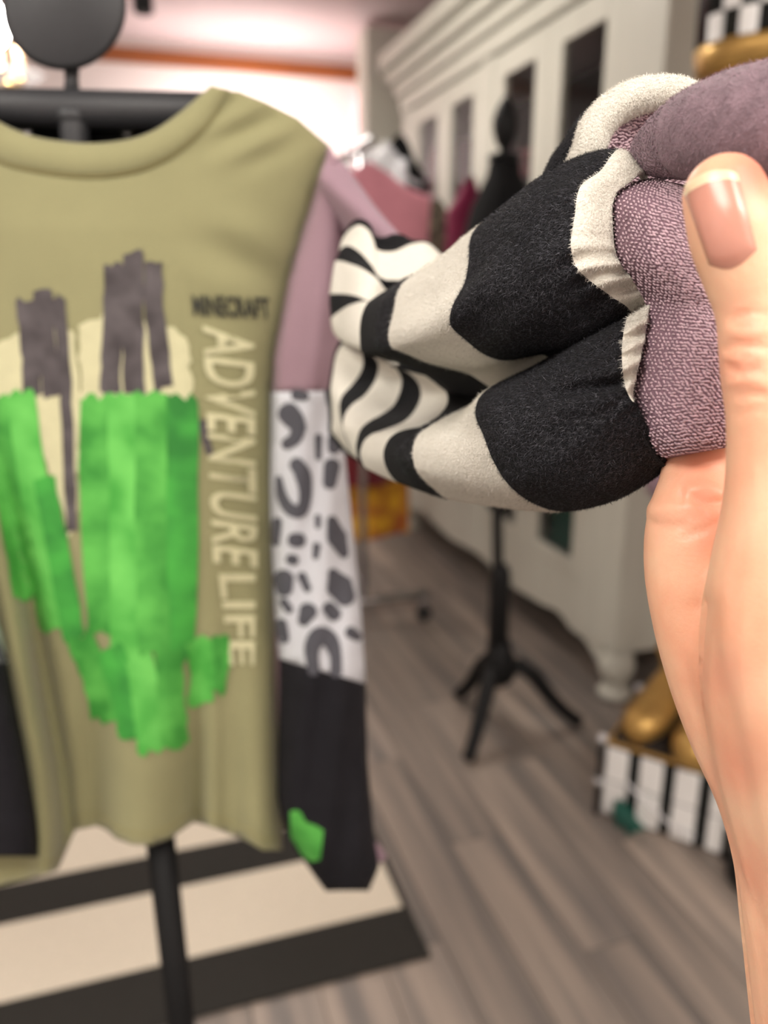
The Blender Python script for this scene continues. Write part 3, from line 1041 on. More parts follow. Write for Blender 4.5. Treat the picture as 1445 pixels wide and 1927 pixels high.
patch('sleeve_top', band((278, 278), (738, 735)), SL, M['mauve'], shirt, 11, .0010)
leo = patch('sleeve_leopard_panel', band((738, 735), (1240, 1286)), SL, M['leo_bg'], shirt, 11, .0010)
chc = patch('sleeve_charcoal_panel', band((1240, 1286), (1676, 1676), 14), SL, M['char'], shirt, 10, .0010)
tube('cuff_seam', [SL(x, y, .0006) for x, y in cr([(598, 1648), (620, 1655), (655, 1658), (690, 1652), (706, 1640)], 16)], .0006, M['char'], shirt, 5)
patch('sleeve_back', band((278, 278), (738, 735)), slb, M['mauve'], shirt, 26, .0010)
patch('sleeve_back', band((738, 735), (1240, 1286)), slb, M['leo_bg'], shirt, 26, .0010)
patch('sleeve_back', band((1240, 1286), (1676, 1676), 14), slb, M['char'], shirt, 20, .0010)


def stroke_poly(pts, wd, ragged=0.0, seed=0):
    r = random.Random(seed)
    p = cr(pts, max(8, len(pts) * 5))
    w_ = np.interp(np.linspace(0, 1, len(p)), np.linspace(0, 1, len(wd)), wd) if hasattr(wd, '__len__') else np.full(len(p), wd)
    t = np.gradient(p, axis=0)
    t /= np.linalg.norm(t, axis=1)[:, None] + 1e-9
    nrm = np.stack([-t[:, 1], t[:, 0]], 1)
    A = p + nrm * (w_ / 2)[:, None]
    B = p - nrm * (w_ / 2)[:, None]
    A = [tuple(a + nrm[i] * r.uniform(-ragged, ragged)) for i, a in enumerate(A)]
    B = [tuple(b + nrm[i] * r.uniform(-ragged, ragged)) for i, b in enumerate(B)]
    cap = lambda c, d, n_, w0: [tuple(c + d * w0 * .45 * math.sin(a) + n_ * w0 / 2 * math.cos(a)) for a in np.linspace(0, math.pi, 7)[1:-1]]
    endc = cap(p[-1], t[-1], nrm[-1], w_[-1])
    begc = cap(p[0], -t[0], -nrm[0], w_[0])
    return A + endc + B[::-1] + begc


def spots(name, polys, fn, m, parent, step=7.0, off=.0008):
    v, f = [], []
    for pl in polys:
        v2, ff = patch_geo(pl, step)
        b = len(v)
        vv = [fn(x, y, off) for x, y in v2]
        a, bb, c = (np.array(vv[i]) for i in ff[0])
        if np.cross(bb - a, c - a).dot(CAM - a) < 0:
            ff = [tuple(reversed(q)) for q in ff]
        v += vv
        f += [tuple(i + b for i in q) for q in ff]
    return mesh(name, v, f, m, parent)


lc = lambda pts: [(500 + x / 3.323, 720 + y / 3.323) for x, y in pts]      # read off the enlarged view
LEO = [([(140, 190), (180, 240), (200, 285), (180, 350), (130, 385)], [26, 24, 18, 15, 14]),
       ([(190, 510), (225, 560), (245, 640), (245, 740), (215, 805), (150, 790), (100, 710), (80, 600)], [17, 20, 16, 14, 16, 14, 12, 8]),
       ([(70, 870), (62, 1000)], [12, 9]),
       ([(175, 985), (210, 985)], [17, 17]),
       ([(155, 1105), (175, 1110)], [13, 13]),
       ([(110, 1225), (115, 1290)], [24, 20]),
       ([(225, 1210), (260, 1290)], [11, 9]),
       ([(110, 1370), (145, 1420)], [10, 10]),
       ([(265, 1430), (235, 1490)], [22, 14]),
       ([(95, 1510), (110, 1600)], [14, 14]),
       ([(300, 1800), (290, 1660), (340, 1580), (400, 1610), (435, 1700), (440, 1810)], [14, 17, 22, 20, 14, 14]),
       ([(415, 520), (400, 630)], [20, 16]),
       ([(415, 860), (440, 950), (490, 1070)], [12, 24, 12]),
       ([(420, 1190), (460, 1270), (500, 1340)], [12, 32, 24]),
       ([(395, 1410), (430, 1450)], [16, 17]),
       ([(530, 1560), (575, 1590)], [14, 11]),
       ([(410, 350), (430, 410)], [9, 16]),
       ([(190, 75), (245, 85)], [14, 11]),
       ([(395, 60), (405, 130)], [10, 8]),
       ([(330, 340), (330, 470)], [9, 7]),
       ([(325, 840), (325, 900)], [7, 6]),
       ([(318, 1020), (310, 1090)], [9, 7])]
S = []
for pts_, w_ in LEO:
    S.append(stroke_poly(lc(pts_), [q * 1.62 for q in w_]))
sp_ = spots('leopard_spots', S, SL, M['leo_spot'], leo)
pc = lambda pts: [(500 + x / 5.16, 1450 + y / 5.16) for x, y in pts]
spots('sleeve_patch', [pc([(235, 400), (300, 380), (345, 410), (385, 500), (480, 530), (560, 580), (545, 740), (530, 870), (440, 885), (350, 830), (290, 720), (240, 650)])],
      SL, M['green'], chc, 6, .0010)

# ---- print on the front: cream brush ground, plain paint strokes, lettering
def ragged(poly, amp, step, seed):
    r = random.Random(seed)
    d = densify(poly, step)
    return [(x + r.uniform(-amp, amp), y + r.uniform(-amp, amp)) for x, y in d]


spots('cream_brush_print', [
    ragged([(150, 610), (210, 590), (330, 618), (352, 640), (362, 740), (345, 760), (150, 760)], 5, 12, 1),
    ragged([(-40, 660), (30, 630), (140, 620), (150, 780), (140, 1000), (128, 1010), (60, 760), (-40, 760)], 5, 14, 2)],
    SH, M['cream_ink'], shirt, 12, .0006)


def dry_stroke(pts, wd, seed, end=10.0):
    """flat brush stroke with ragged dry ends"""
    r = random.Random(seed)
    p = cr(pts, max(6, len(pts) * 4))
    t = np.gradient(p, axis=0)
    t /= np.linalg.norm(t, axis=1)[:, None] + 1e-9
    nr = np.stack([-t[:, 1], t[:, 0]], 1)
    A = [tuple(a + nr[i] * (wd / 2 + r.uniform(-2, 2))) for i, a in enumerate(p)]
    B_ = [tuple(a - nr[i] * (wd / 2 + r.uniform(-2, 2))) for i, a in enumerate(p)]
    n_ = max(3, int(wd / 9))
    e1 = [tuple(p[-1] + nr[-1] * wd * (.5 - (k + .5) / n_) + t[-1] * r.uniform(-end * .3, end)) for k in range(n_)]
    e0 = [tuple(p[0] - nr[0] * wd * (.5 - (k + .5) / n_) - t[0] * r.uniform(-end * .3, end)) for k in range(n_)]
    return A + e1 + B_[::-1] + e0


# plain dry-brush strokes: charcoal behind, greens in front
for k, (pts, wd, off) in enumerate((
        ([(214, 500), (212, 600), (208, 735)], 38, .0009), ([(250, 478), (250, 600), (252, 740)], 40, .0011), ([(288, 492), (292, 600), (310, 730)], 36, .0009),
        ([(46, 566), (56, 650), (60, 740)], 34, .0009), ([(80, 548), (88, 650), (98, 745)], 36, .0011), ([(110, 560), (122, 700), (136, 1000)], 22, .0009),
        ([(382, 790), (392, 850)], 14, .0009))):
    spots('brush_stroke', [dry_stroke(pts, wd, 30 + k)], SH, M['ink'], shirt, 12, off)
for k, (pts, wd, m_, off) in enumerate((
        ([(182, 752), (180, 900), (196, 1190)], 62, 'green', .0012), ([(232, 740), (236, 980), (236, 1270)], 60, 'green3', .0014), ([(284, 742), (284, 980), (290, 1225)], 60, 'green', .0016),
        ([(340, 752), (340, 950), (334, 1240)], 66, 'green2', .0013), ([(-8, 752), (14, 900), (52, 1120)], 52, 'green', .0012), ([(38, 744), (62, 900), (98, 1180)], 54, 'green3', .0014),
        ([(82, 900), (112, 1050), (138, 1200)], 42, 'green2', .0016), ([(150, 1200), (182, 1275), (196, 1350)], 54, 'green', .0018), ([(208, 1225), (232, 1300), (250, 1385)], 52, 'green2', .0019),
        ([(262, 1240), (276, 1320), (286, 1412)], 54, 'green3', .0020), ([(318, 1232), (322, 1310), (330, 1400)], 52, 'green', .0021), ([(372, 1205), (382, 1262), (376, 1320)], 48, 'green3', .0019),
        ([(414, 1200), (414, 1250), (408, 1300)], 34, 'green', .0018))):
    spots('brush_stroke', [dry_stroke(pts, wd, 60 + k, 14)], SH, M[m_], shirt, 12, off)


def lettering(name, text, m, place, parent, bold=0.0, off=.0017):
    cu = bpy.data.curves.new(name, 'FONT')
    cu.body = text
    cu.size = 1.0
    cu.offset = bold
    cu.resolution_u = 3
    ob = bpy.data.objects.new('tmp', cu)
    COL.objects.link(ob)
    dg = bpy.context.evaluated_depsgraph_get()
    me = bpy.data.meshes.new_from_object(ob.evaluated_get(dg))
    bpy.data.objects.remove(ob)
    co = np.array([tuple(v.co) for v in me.vertices])
    lo, hi = co.min(0), co.max(0)
    q = (co - lo) / np.maximum(hi - lo, 1e-6)
    vv = [place(a, b, off) for a, b, _ in q]
    fs = [tuple(p.vertices) for p in me.polygons]
    bpy.data.meshes.remove(me)
    a, b, c = (np.array(vv[i]) for i in fs[0][:3])
    if np.cross(b - a, c - a).dot(CAM - a) < 0:
        fs = [tuple(reversed(p)) for p in fs]
    return mesh(name, vv, fs, m, parent)


lettering('lettering', 'MINECRAFT', M['black_ink'], lambda a, b, o: SH(358 + 146 * a - 4 * b + 6, 592 + 6 * a - 40 * b + 2, o), shirt, .03)
# two words running downwards, letter tops to the right
lettering('lettering', 'ADVENTURE', M['cream_ink'], lambda a, b, o: SH(380 + 20 * a + (98 - 12 * a) * b, 612 + 446 * a + 12 * b, o), shirt, .018)
lettering('lettering', 'LIFE', M['cream_ink'], lambda a, b, o: SH(411 + 22 * a + (70 - 24 * a) * b, 1080 + 172 * a, o), shirt, .02)

# ---- other sleeve at the left edge (leopard over charcoal), in front of the body
l_r = [(285, -314), (380, -286), (480, -250), (600, -200), (900, -88), (1100, -28), (1200, 6), (1245, 14), (1300, 24), (1400, 45), (1500, 63), (1560, 72), (1605, 74), (1625, 70)]
l_l = [(285, -322), (380, -345), (480, -345), (600, -325), (900, -232), (1100, -165), (1245, -140), (1400, -120), (1605, -100), (1625, -96)]


def lsl(x, y, off=0.0):
    a, b = ip(y, l_l), ip(y, l_r)
    u = (x - (a + b) / 2) / ((b - a) / 2)
    return PH(x, y, HD - .010 - .058 * max(0, min(1, (y - 285) / 620)) - .03 * min(1, (b - a) / 90) * math.sqrt(max(0.0, 1 - min(1, abs(u)) ** 2.4)) - off)


def lband(y0, y1):
    R_ = [(float(ip(q, l_r)), float(q)) for q in np.linspace(y0, y1, 12)]
    L_ = [(float(ip(q, l_l)), float(q)) for q in np.linspace(y1, y0, 12)]
    return R_ + L_


patch('sleeve_top', lband(285, 1100), lsl, M['mauve'], shirt, 20, .001)
lp = patch('sleeve_leopard_panel', lband(1100, 1247), lsl, M['leo_bg'], shirt, 16, .001)
spots('leopard_spots', [stroke_poly([(-60, 1150), (-40, 1190), (-60, 1225)], [16, 22, 14]), stroke_poly([(-8, 1205), (4, 1240)], [12, 18]),
                        stroke_poly([(-100, 1180), (-105, 1230)], [14, 14])], lsl, M['leo_spot'], lp)
patch('sleeve_charcoal_panel', lband(1247, 1612), lsl, M['char'], shirt, 16, .001)

# =================================================================== STRIPED SHIRT, ITS SLEEVE HELD OUT
sshirt = thing('striped_sleeve_shirt', 'mauve shirt whose black and white striped puff sleeve is pulled out by the hand', 'shirt',
               (float(st(560, 900)[0]), float(st(560, 900)[1]), 0.68))


def loft(name, bounds, mats, parent, nw=60, sub=8, recolor=None, ripple=None, thick=True):
    """bounds: list of polylines (px,py,depth), one per colour boundary; band k between k and k+1 takes mats[k]"""
    R_ = np.array([cr(b, nw) for b in bounds])               # nb,nw,3
    nb = len(R_)
    rows, band_i = [], []
    for k in range(nb - 1):
        p0, p1 = R_[k], R_[k + 1]
        m0 = (R_[k + 1] - R_[k - 1]) / 2 if k > 0 else p1 - p0
        m1 = (R_[k + 2] - R_[k]) / 2 if k + 2 < nb else p1 - p0
        lim = np.linalg.norm((p1 - p0)[:, :2], axis=1)[:, None]
        for mm in (m0, m1):
            l = np.linalg.norm(mm[:, :2], axis=1)[:, None] + 1e-9
            mm *= np.minimum(1.0, 1.4 * lim / l)
        for s in range(sub):
            t = s / sub
            rows.append((2 * t**3 - 3 * t**2 + 1) * p0 + (t**3 - 2 * t**2 + t) * m0 + (-2 * t**3 + 3 * t**2) * p1 + (t**3 - t**2) * m1)
            band_i.append(k)
    rows.append(R_[-1])
    rows = np.array(rows)
    if ripple:
        rows = ripple(rows, band_i, sub)
    v = np.array([[P(*rows[i, j]) for j in range(nw)] for i in range(len(rows))])
    f, mi = [], []
    for i in range(len(rows) - 1):
        for j in range(nw - 1):
            f.append((i * nw + j, i * nw + j + 1, (i + 1) * nw + j + 1, (i + 1) * nw + j))
            mi.append(mats[band_i[i]] if recolor is None else recolor(band_i[i], rows[i, j], mats[band_i[i]]))
    vv = v.reshape(-1, 3)
    # normals towards the camera on the whole
    nsum = 0
    for q in f[::37]:
        a, b, c = vv[q[0]], vv[q[1]], vv[q[2]]
        nn = np.cross(b - a, c - a)
        nsum += np.sign(nn.dot(CAM - a))
    if nsum < 0:
        f = [tuple(reversed(q)) for q in f]
    o = mesh(name, vv, f, [M['flc_b'], M['flc_w']], parent, mi=mi)
    if thick:
        solid(o, .0016, -1)
    return o, vv, f, mi


def dz(pts, d, prof, hid0=None, hid1=None):
    """attach depths: d + interpolated profile along the polyline; optional hidden wrap-around points at both ends"""
    p = np.array(pts, float)
    seg = np.concatenate([[0], np.cumsum(np.linalg.norm(np.diff(p, axis=0), axis=1))])
    seg /= seg[-1]
    dd = d + np.interp(seg, np.linspace(0, 1, len(prof)), prof)
    out = [(x, y, z) for (x, y), z in zip(p, dd)]
    if hid0:
        out = [(hid0[0], hid0[1], dd[0] + hid0[2])] + out
    if hid1:
        out = out + [(hid1[0], hid1[1], dd[-1] + hid1[2])]
    return out


B, Wt = 0, 1
cv = lambda pts: [(600 + x / 3.442, 400 + y / 3.442) for x, y in pts]
lobe = [.012, .004, .0, -.002, .0, .006, .014]
# upper lobe
U0 = dz([(1212, 322), (1190, 339), (1157, 368), (1152, 421), (1161, 485), (1190, 526), (1210, 561)], .230, [.004, .001, .0, 0, .0, .003, .010], (1222, 345, .012), (1230, 590, .012))
U1 = dz([(1163, 281), (1129, 322), (1092, 351), (1081, 409), (1074, 462), (1085, 503), (1115, 532), (1155, 561), (1182, 580)], .2265, lobe, (1185, 300, .014), (1200, 610, .012))
U1m = dz([(1060, 309), (1010, 350), (985, 420), (972, 490), (968, 550), (985, 600), (1030, 636), (1090, 652)], .238, lobe, (1085, 335, .016), (1130, 660, .012))
U2 = dz([(913, 417), (887, 444), (881, 497), (874, 532), (850, 580), (848, 612), (873, 637), (910, 666), (948, 678), (998, 670), (1022, 666)], .262, [.016, .004, 0, -.004, .002, .010, .018, .022], (945, 440, .018), (1050, 690, .012))
U3 = dz([(823, 495), (790, 512), (763, 528), (748, 551), (740, 589), (731, 630), (737, 653), (753, 661), (803, 682), (847, 694), (880, 703), (914, 724)], .312, [.012, .004, -.002, -.004, -.002, .006, .016, .024], (850, 510, .02), (945, 745, .01))
U4 = dz([(786, 520), (762, 522), (735, 540), (710, 556), (690, 572), (679, 600), (677, 640), (682, 664), (712, 673), (760, 687), (810, 708), (846, 735)], .352, [.02, .010, .0, -.004, -.002, .004, .012, .016], (805, 540, .02), (880, 765, .01))

def make_ripple(win, freq, amp, dent):
    """gathers beside the cuff where win(q) is open, plus a few soft lumps and one pressed fold"""
    def run(rows, bi, sub):
        nr, nw, _ = rows.shape
        for i in range(nr):
            fall = math.exp(-(max(0, i - .6 * sub) / (.55 * sub)) ** 2)
            for j in range(nw):
                q = j / nw
                x, y = rows[i, j, :2]
                w_ = math.sin(q * freq)
                rows[i, j, 2] -= amp * fall * win(q) * (abs(w_) ** .7 * (1 if w_ > 0 else -.8))
                rows[i, j, 2] += .0007 * math.sin(x * .05 + y * .021) * math.sin(y * .043 - x * .013)
                if dent:
                    t = (x - 1045) / 140.0
                    if -.2 < t < 1.2:
                        yy = 742 - 26 * t
                        k = math.sin(max(0, min(1, (t + .2) / 1.4)) * math.pi)
                        rows[i, j, 2] += k * (.0042 * math.exp(-((y - yy) / 13) ** 2) - .0016 * math.exp(-((y - yy - 30) / 18) ** 2) - .0012 * math.exp(-((y - yy + 28) / 16) ** 2))
        return rows
    return run


step_up = lambda q, a, b: max(0.0, min(1.0, (q - a) / (b - a)))
rip_u = make_ripple(lambda q: step_up(q, .48, .66), 60.0, .0018, False)
rip_l = make_ripple(lambda q: step_up(q, .04, .1) * (1 - step_up(q, .5, .62)), 60.0, .0018, True)
up, upv, upf, upm = loft('sleeve_upper_fold', [U0, U1, U1m, U2, U3, U4], [Wt, B, B, Wt, B], sshirt, 110, 9, ripple=rip_u)

# valley and lower lobe: rings run from under the upper lobe, through the valley, over the lower lobe
M0 = dz([(1222, 574), (1214, 631), (1203, 684), (1191, 742), (1193, 765), (1205, 810), (1226, 851), (1252, 872)], .226, [.008, .002, 0, 0, 0, .004, .012], (1235, 560, .014), (1275, 860, .014))
M1 = dz([(1180, 598), (1170, 661), (1176, 725), (1186, 750), (1200, 766), (1217, 806), (1238, 846), (1262, 872)], .2235, [.012, .003, 0, -.002, 0, .004, .014], (1195, 590, .014), (1275, 866, .014))
M1m = dz([(1070, 654), (1040, 690), (1022, 740), (1030, 800), (1060, 860), (1105, 910), (1160, 935), (1205, 915)], .236, [.016, .004, -.002, -.004, -.002, .006, .016], (1090, 645, .018), (1215, 895, .014))
M2 = dz([(918, 733), (899, 754), (895, 783), (909, 818), (927, 865), (957, 912), (1003, 947), (1058, 962)], .258, [.018, .004, -.003, -.004, -.001, .008, .02], (985, 700, .05), (1085, 945, .016))
M3 = dz([(916, 722), (905, 748), (862, 772), (812, 800), (787, 819), (777, 845), (780, 877), (793, 898), (816, 919), (842, 938)], .302, [.068, .05, .022, .006, .0, .0, .008, .02], (890, 700, .08), (880, 930, .02))
M4 = dz([(740, 685), (774, 692), (809, 705), (838, 726), (850, 745), (845, 775), (800, 800), (760, 809), (745, 815), (731, 827), (722, 848), (723, 870), (733, 892), (752, 910)], .335, [.075, .068, .06, .05, .02, .006, .006, .012, .024], (700, 665, .09), (785, 905, .02))
M5 = dz([(745, 690), (769, 702), (786, 720), (792, 740), (788, 758), (774, 781), (757, 795), (716, 811), (699, 817), (685, 830), (678, 851), (680, 866), (690, 882)], .362, [.07, .066, .06, .05, .026, .012, .01, .016, .024], (715, 672, .08), (720, 885, .02))
M6 = dz([(735, 684), (754, 708), (755, 726), (748, 749), (737, 766), (716, 781), (696, 792), (679, 807), (671, 830), (670, 848), (676, 868)], .385, [.06, .056, .05, .04, .022, .012, .012, .02], (705, 668, .07), (700, 872, .02))
M7 = dz([(704, 672), (712, 686), (709, 708), (699, 728), (684, 746), (664, 760), (650, 778), (645, 801), (654, 830), (668, 860)], .408, [.046, .042, .034, .024, .014, .008, .010, .018], (690, 655, .06), (690, 868, .02))
M8 = dz([(680, 662), (683, 685), (676, 705), (661, 725), (645, 743), (639, 760), (640, 780), (644, 802), (652, 829), (664, 856)], .424, [.036, .032, .024, .016, .010, .008, .010, .016], (672, 645, .05), (685, 866, .02))
M9 = dz([(645, 646), (633, 667), (626, 705), (622, 734), (624, 760), (625, 790), (625, 812), (642, 835), (660, 855)], .442, [.03, .022, .018, .014, .012, .010, .012, .016], (655, 635, .05), (680, 866, .02))
M10 = dz([(640, 640), (628, 667), (621, 705), (617, 734), (617, 760), (618, 790), (619, 815), (636, 840), (655, 858)], .475, [.03, .022, .018, .014, .012, .010, .012, .016], (650, 635, .05), (675, 868, .02))
lo_, lov, lof, lom = loft('sleeve_lower_fold', [M0, M1, M1m, M2, M3, M4, M5, M6, M7, M8, M9, M10],
                          [Wt, B, B, Wt, B, Wt, B, Wt, B, Wt, B], sshirt, 120, 8, ripple=rip_l,
                          recolor=lambda b_, r_, m_: B if b_ == 0 and r_[1] > 755 else m_)
# back of the puff: fan of stripes above the upper lobe
fan = [.03, .012, 0, -.004, 0, .006]
C0 = dz([(641, 460), (651, 431), (672, 412), (692, 419), (706, 443), (722, 446), (740, 440), (760, 442), (778, 454), (805, 458)], .448, fan, (655, 470, .03), (835, 480, .01))
C1 = dz([(640, 466), (652, 438), (675, 423), (693, 433), (703, 453), (710, 470), (740, 473), (774, 459), (803, 457), (828, 477)], .444, fan, (655, 480, .03), (850, 500, .01))
C2 = dz([(637, 475), (652, 462), (675, 473), (699, 499), (716, 524), (740, 527), (766, 525), (790, 510), (815, 495)], .430, fan, (650, 490, .03), (845, 510, .01))
C3 = dz([(630, 492), (640, 491), (658, 496), (681, 505), (710, 525), (726, 545), (750, 556)], .425, fan, (645, 510, .03), (780, 560, .01))
C4 = dz([(620, 554), (644, 553), (670, 557), (692, 566), (715, 574), (740, 580)], .422, fan, (635, 560, .03), (770, 580, .01))
C5 = dz([(622, 600), (638, 586), (658, 574), (688, 567), (713, 577), (740, 584)], .420, fan, (635, 600, .03), (770, 585, .01))
C6 = dz([(626, 622), (641, 638), (658, 647), (678, 656), (700, 664), (740, 672)], .424, fan, (640, 622, .03), (770, 670, .01))
C7 = dz([(632, 632), (648, 646), (664, 655), (682, 662), (702, 668), (740, 674)], .450, fan, (640, 632, .03), (770, 670, .01))
loft('sleeve_back_fold', [C0, C1, C2, C3, C4, C5, C6, C7], [B, Wt, B, Wt, B, Wt, Wt], sshirt, 60, 7)

# rolled back fold at the top of the cuff
v, f = tube_geo([P(x, y, d) for x, y, d in cr([(1075, 330, .262), (1104, 290, .256), (1122, 240, .254), (1162, 200, .252), (1215, 178, .250), (1280, 176, .250), (1340, 190, .252)], 40)],
                np.interp(np.linspace(0, 1, 40), [0, .1, .25, .5, .8, 1], [.004, .0052, .0056, .0056, .0050, .003]), 18)
rollw = mesh('rolled_edge', v, f, M['flc_w'], sshirt)
rw = (np.array(v), [q for q in f if len(q) == 4])
v, f = tube_geo([P(x, y, d) for x, y, d in cr([(1030, 372, .268), (1070, 320, .266), (1100, 280, .264), (1122, 236, .264), (1160, 200, .266)], 26)],
                np.interp(np.linspace(0, 1, 26), [0, .3, .6, 1], [.005, .0075, .0075, .004]), 16)
mesh('back_fold_black', v, f, M['flc_b'], sshirt)
rb = (np.array(v), [q for q in f if len(q) == 4])

# mauve upper sleeve joining the puff to the shoulder
arm_poly = [(618, 290), (634, 296), (655, 318), (676, 345), (702, 382), (726, 412), (752, 440), (775, 465), (770, 500), (700, 520), (640, 480), (622, 470), (600, 420), (600, 330)]


def upper_arm(x, y):
    u = (y - (290 + (x - 618) * .95)) / 120.0
    return PH(x, y, .605 - .10 * max(0, min(1, (x - 600) / 200.0)) - .03 * math.sin(max(0, min(1, u)) * math.pi))


patch('sleeve_top', arm_poly, upper_arm, M['mauve2'], sshirt, 11, .0012)
# body of this shirt hangs behind the olive one
patch('body', [(618, 290), (600, 330), (560, 600), (520, 1000), (530, 1500), (300, 1510), (0, 1510), (-230, 1500), (-230, 800), (-318, 300), (-150, 235), (150, 250), (450, 225)],
      lambda x, y: PH(x, y, HD + .062 - .008 * math.sin(x * .03)), M['mauve2'], sshirt, 30, .0012)
# its other cuff end peeps out beside the charcoal sleeve
pk = [(690, 1570), (704, 1583), (716, 1595), (727, 1612), (722, 1622), (708, 1626), (690, 1615)]
patch('sleeve_end', [(640, 1400), (680, 1420), (694, 1500)] + pk[1:] + [(650, 1600)], lambda x, y: PH(x, y, HD + .02), M['mauve2'], sshirt, 14, .0015)


# ---- knitted mauve cuff
def sheet(name, left, right, nw, nv, prof, d, m, parent):
    L_, R_ = cr(left, nw), cr(right, nw)
    v = np.zeros((nw, nv, 3))
    for j in range(nv):
        q = j / (nv - 1)
        pp = L_ * (1 - q) + R_ * q
        for i in range(nw):
            bul = np.interp(q, np.linspace(0, 1, len(prof)), prof)
            v[i, j] = P(pp[i, 0], pp[i, 1], pp[i, 2] + bul)
    f = []
    for i in range(nw - 1):
        for j in range(nv - 1):
            f.append((i * nv + j, (i + 1) * nv + j, (i + 1) * nv + j + 1, i * nv + j + 1))
    vv = v.reshape(-1, 3)
    a, b, c = (vv[k] for k in f[len(f) // 2][:3])
    if np.cross(b - a, c - a).dot(CAM - a) < 0:
        f = [tuple(reversed(q)) for q in f]
    return mesh(name, vv, f, m, parent), v


cl = [(1262, 342, .244), (1225, 336, .238), (1187, 346, .233), (1157, 372, .230), (1153, 421, .229), (1162, 485, .229), (1192, 530, .231), (1211, 562, .2335), (1218, 600, .231),
      (1212, 640, .228), (1201, 690, .227), (1191, 745, .2265), (1205, 812, .2265), (1226, 851, .229), (1246, 866, .234), (1250, 850, .244)]
crr = [(1300, 350, .240), (1318, 366, .226), (1330, 390, .218), (1345, 430, .212), (1360, 480, .209), (1375, 530, .208), (1390, 580, .208), (1398, 630, .208), (1402, 680, .208),
       (1402, 720, .209), (1402, 760, .210), (1402, 800, .212), (1400, 826, .215), (1398, 836, .219), (1396, 838, .226), (1390, 820, .240)]
cuff, cuffv = sheet('knit_cuff', cl, crr, 90, 40, [.004, -.003, -.006, -.006, -.004, 0, .002], .222, M['knit'], sshirt)
solid(cuff, .0014, -1)
inner, innerv = sheet('cuff_inside', [(1120, 340, .262), (1130, 290, .2565), (1150, 245, .2535), (1185, 208, .252), (1240, 184, .251), (1310, 174, .251), (1360, 168, .253)],
                      [(1330, 470, .262), (1345, 420, .260), (1360, 370, .258), (1375, 320, .256), (1390, 270, .256), (1400, 230, .256), (1410, 190, .256)], 60, 40, [0, .004, .006, .006, .004], .25, M['knit'], sshirt)
solid(inner, .0012, -1)
# cuff flap rolled towards the camera
fl = cr([(1196, 290, .246), (1216, 286, .241), (1256, 272, .232), (1310, 252, .221), (1380, 240, .211), (1450, 236, .204), (1560, 225, .198)], 60)
flr = np.interp(np.linspace(0, 1, 60), [0, .06, .15, .3, .5, .75, 1], [.002, .0060, .0090, .0118, .0142, .0160, .017])
v, f = tube_geo([P(*q) for q in fl], flr, 36)
f_flap = f
flap = mesh('cuff_flap', v, f, M['knit_soft'], sshirt)
flapv = np.array(v)

# yarn stitches standing proud of the knit
def stitches(name, pos, nrm, t1, parent, ln, wd, m):
    ring = [(math.cos(a), math.sin(a)) for a in np.linspace(0, 2 * math.pi, 6)[:-1]]
    secs = [(-1, .25), (-.5, .85), (.1, 1.0), (.65, .8), (1, .2)]
    v, f = [], []
    for p, n_, t_ in zip(pos, nrm, t1):
        b_ = np.cross(n_, t_)
        b0 = len(v)
        for s, r in secs:
            c = p + t_ * s * ln + n_ * (.35 * wd * (1 - s * s))
            for ca, sa in ring:
                v.append(c + (b_ * ca + n_ * sa * .8) * wd * r)
        for k in range(4):
            for j in range(5):
                j2 = (j + 1) % 5
                f.append((b0 + k * 5 + j, b0 + k * 5 + j2, b0 + (k + 1) * 5 + j2, b0 + (k + 1) * 5 + j))
    o = mesh(name, v, f, m, parent)
    o['kind'] = 'stuff'
    return o


def grid_samples(v, nu, nv, jitter=.18, u0=0.0, u1=1.0, v0=0.0, v1=1.0):
    a, b, _ = v.shape
    pos, nr, ts = [], [], []
    for i in range(nu):
        for j in range(nv):
            uu = (u0 + (u1 - u0) * (i + .5 + rng.uniform(-jitter, jitter)) / nu) * (a - 1)
            vv_ = (v0 + (v1 - v0) * (j + .5 * (i % 2) + .25 + rng.uniform(-jitter, jitter)) / nv) * (b - 1)
            uu = min(max(uu, 0), a - 1.001)
            vv_ = min(max(vv_, 0), b - 1.001)
            i0, j0 = int(uu), int(vv_)
            fu, fv = uu - i0, vv_ - j0
            p = (v[i0, j0] * (1 - fu) * (1 - fv) + v[i0 + 1, j0] * fu * (1 - fv) + v[i0, j0 + 1] * (1 - fu) * fv + v[i0 + 1, j0 + 1] * fu * fv)
            du = v[i0 + 1, j0] - v[i0, j0]
            dv = v[i0, j0 + 1] - v[i0, j0]
            n_ = np.cross(du, dv)
            l = np.linalg.norm(n_)
            if l < 1e-12:
                continue
            n_ /= l
            if n_.dot(CAM - p) < 0:
                n_ = -n_
            dvn = dv / (np.linalg.norm(dv) + 1e-12)
            dun = du / (np.linalg.norm(du) + 1e-12)
            t_ = dvn * .85 + dun * (.5 + rng.uniform(-.6, .6))
            t_ -= n_ * t_.dot(n_)
            t_ /= np.linalg.norm(t_)
            pos.append(p + n_ * .0001)
            nr.append(n_)
            ts.append(t_)
    return pos, nr, ts


stitches('knit_stitches', *grid_samples(cuffv, 82, 25, .2, u0=.04, u1=.96), cuff, .00070, .00033, M['yarn'])
stitches('knit_stitches', *grid_samples(innerv, 50, 34, .3, u0=.05, u1=.95), inner, .0008, .00038, M['yarn'])
fg = np.concatenate([flapv.reshape(60, 36, 3), flapv.reshape(60, 36, 3)[:, :1]], 1)
stitches('knit_stitches', *grid_samples(fg, 22, 40, .3, u0=.0, u1=.28), flap, .0007, .00030, M['knit_soft'])
fuzz_later = flap

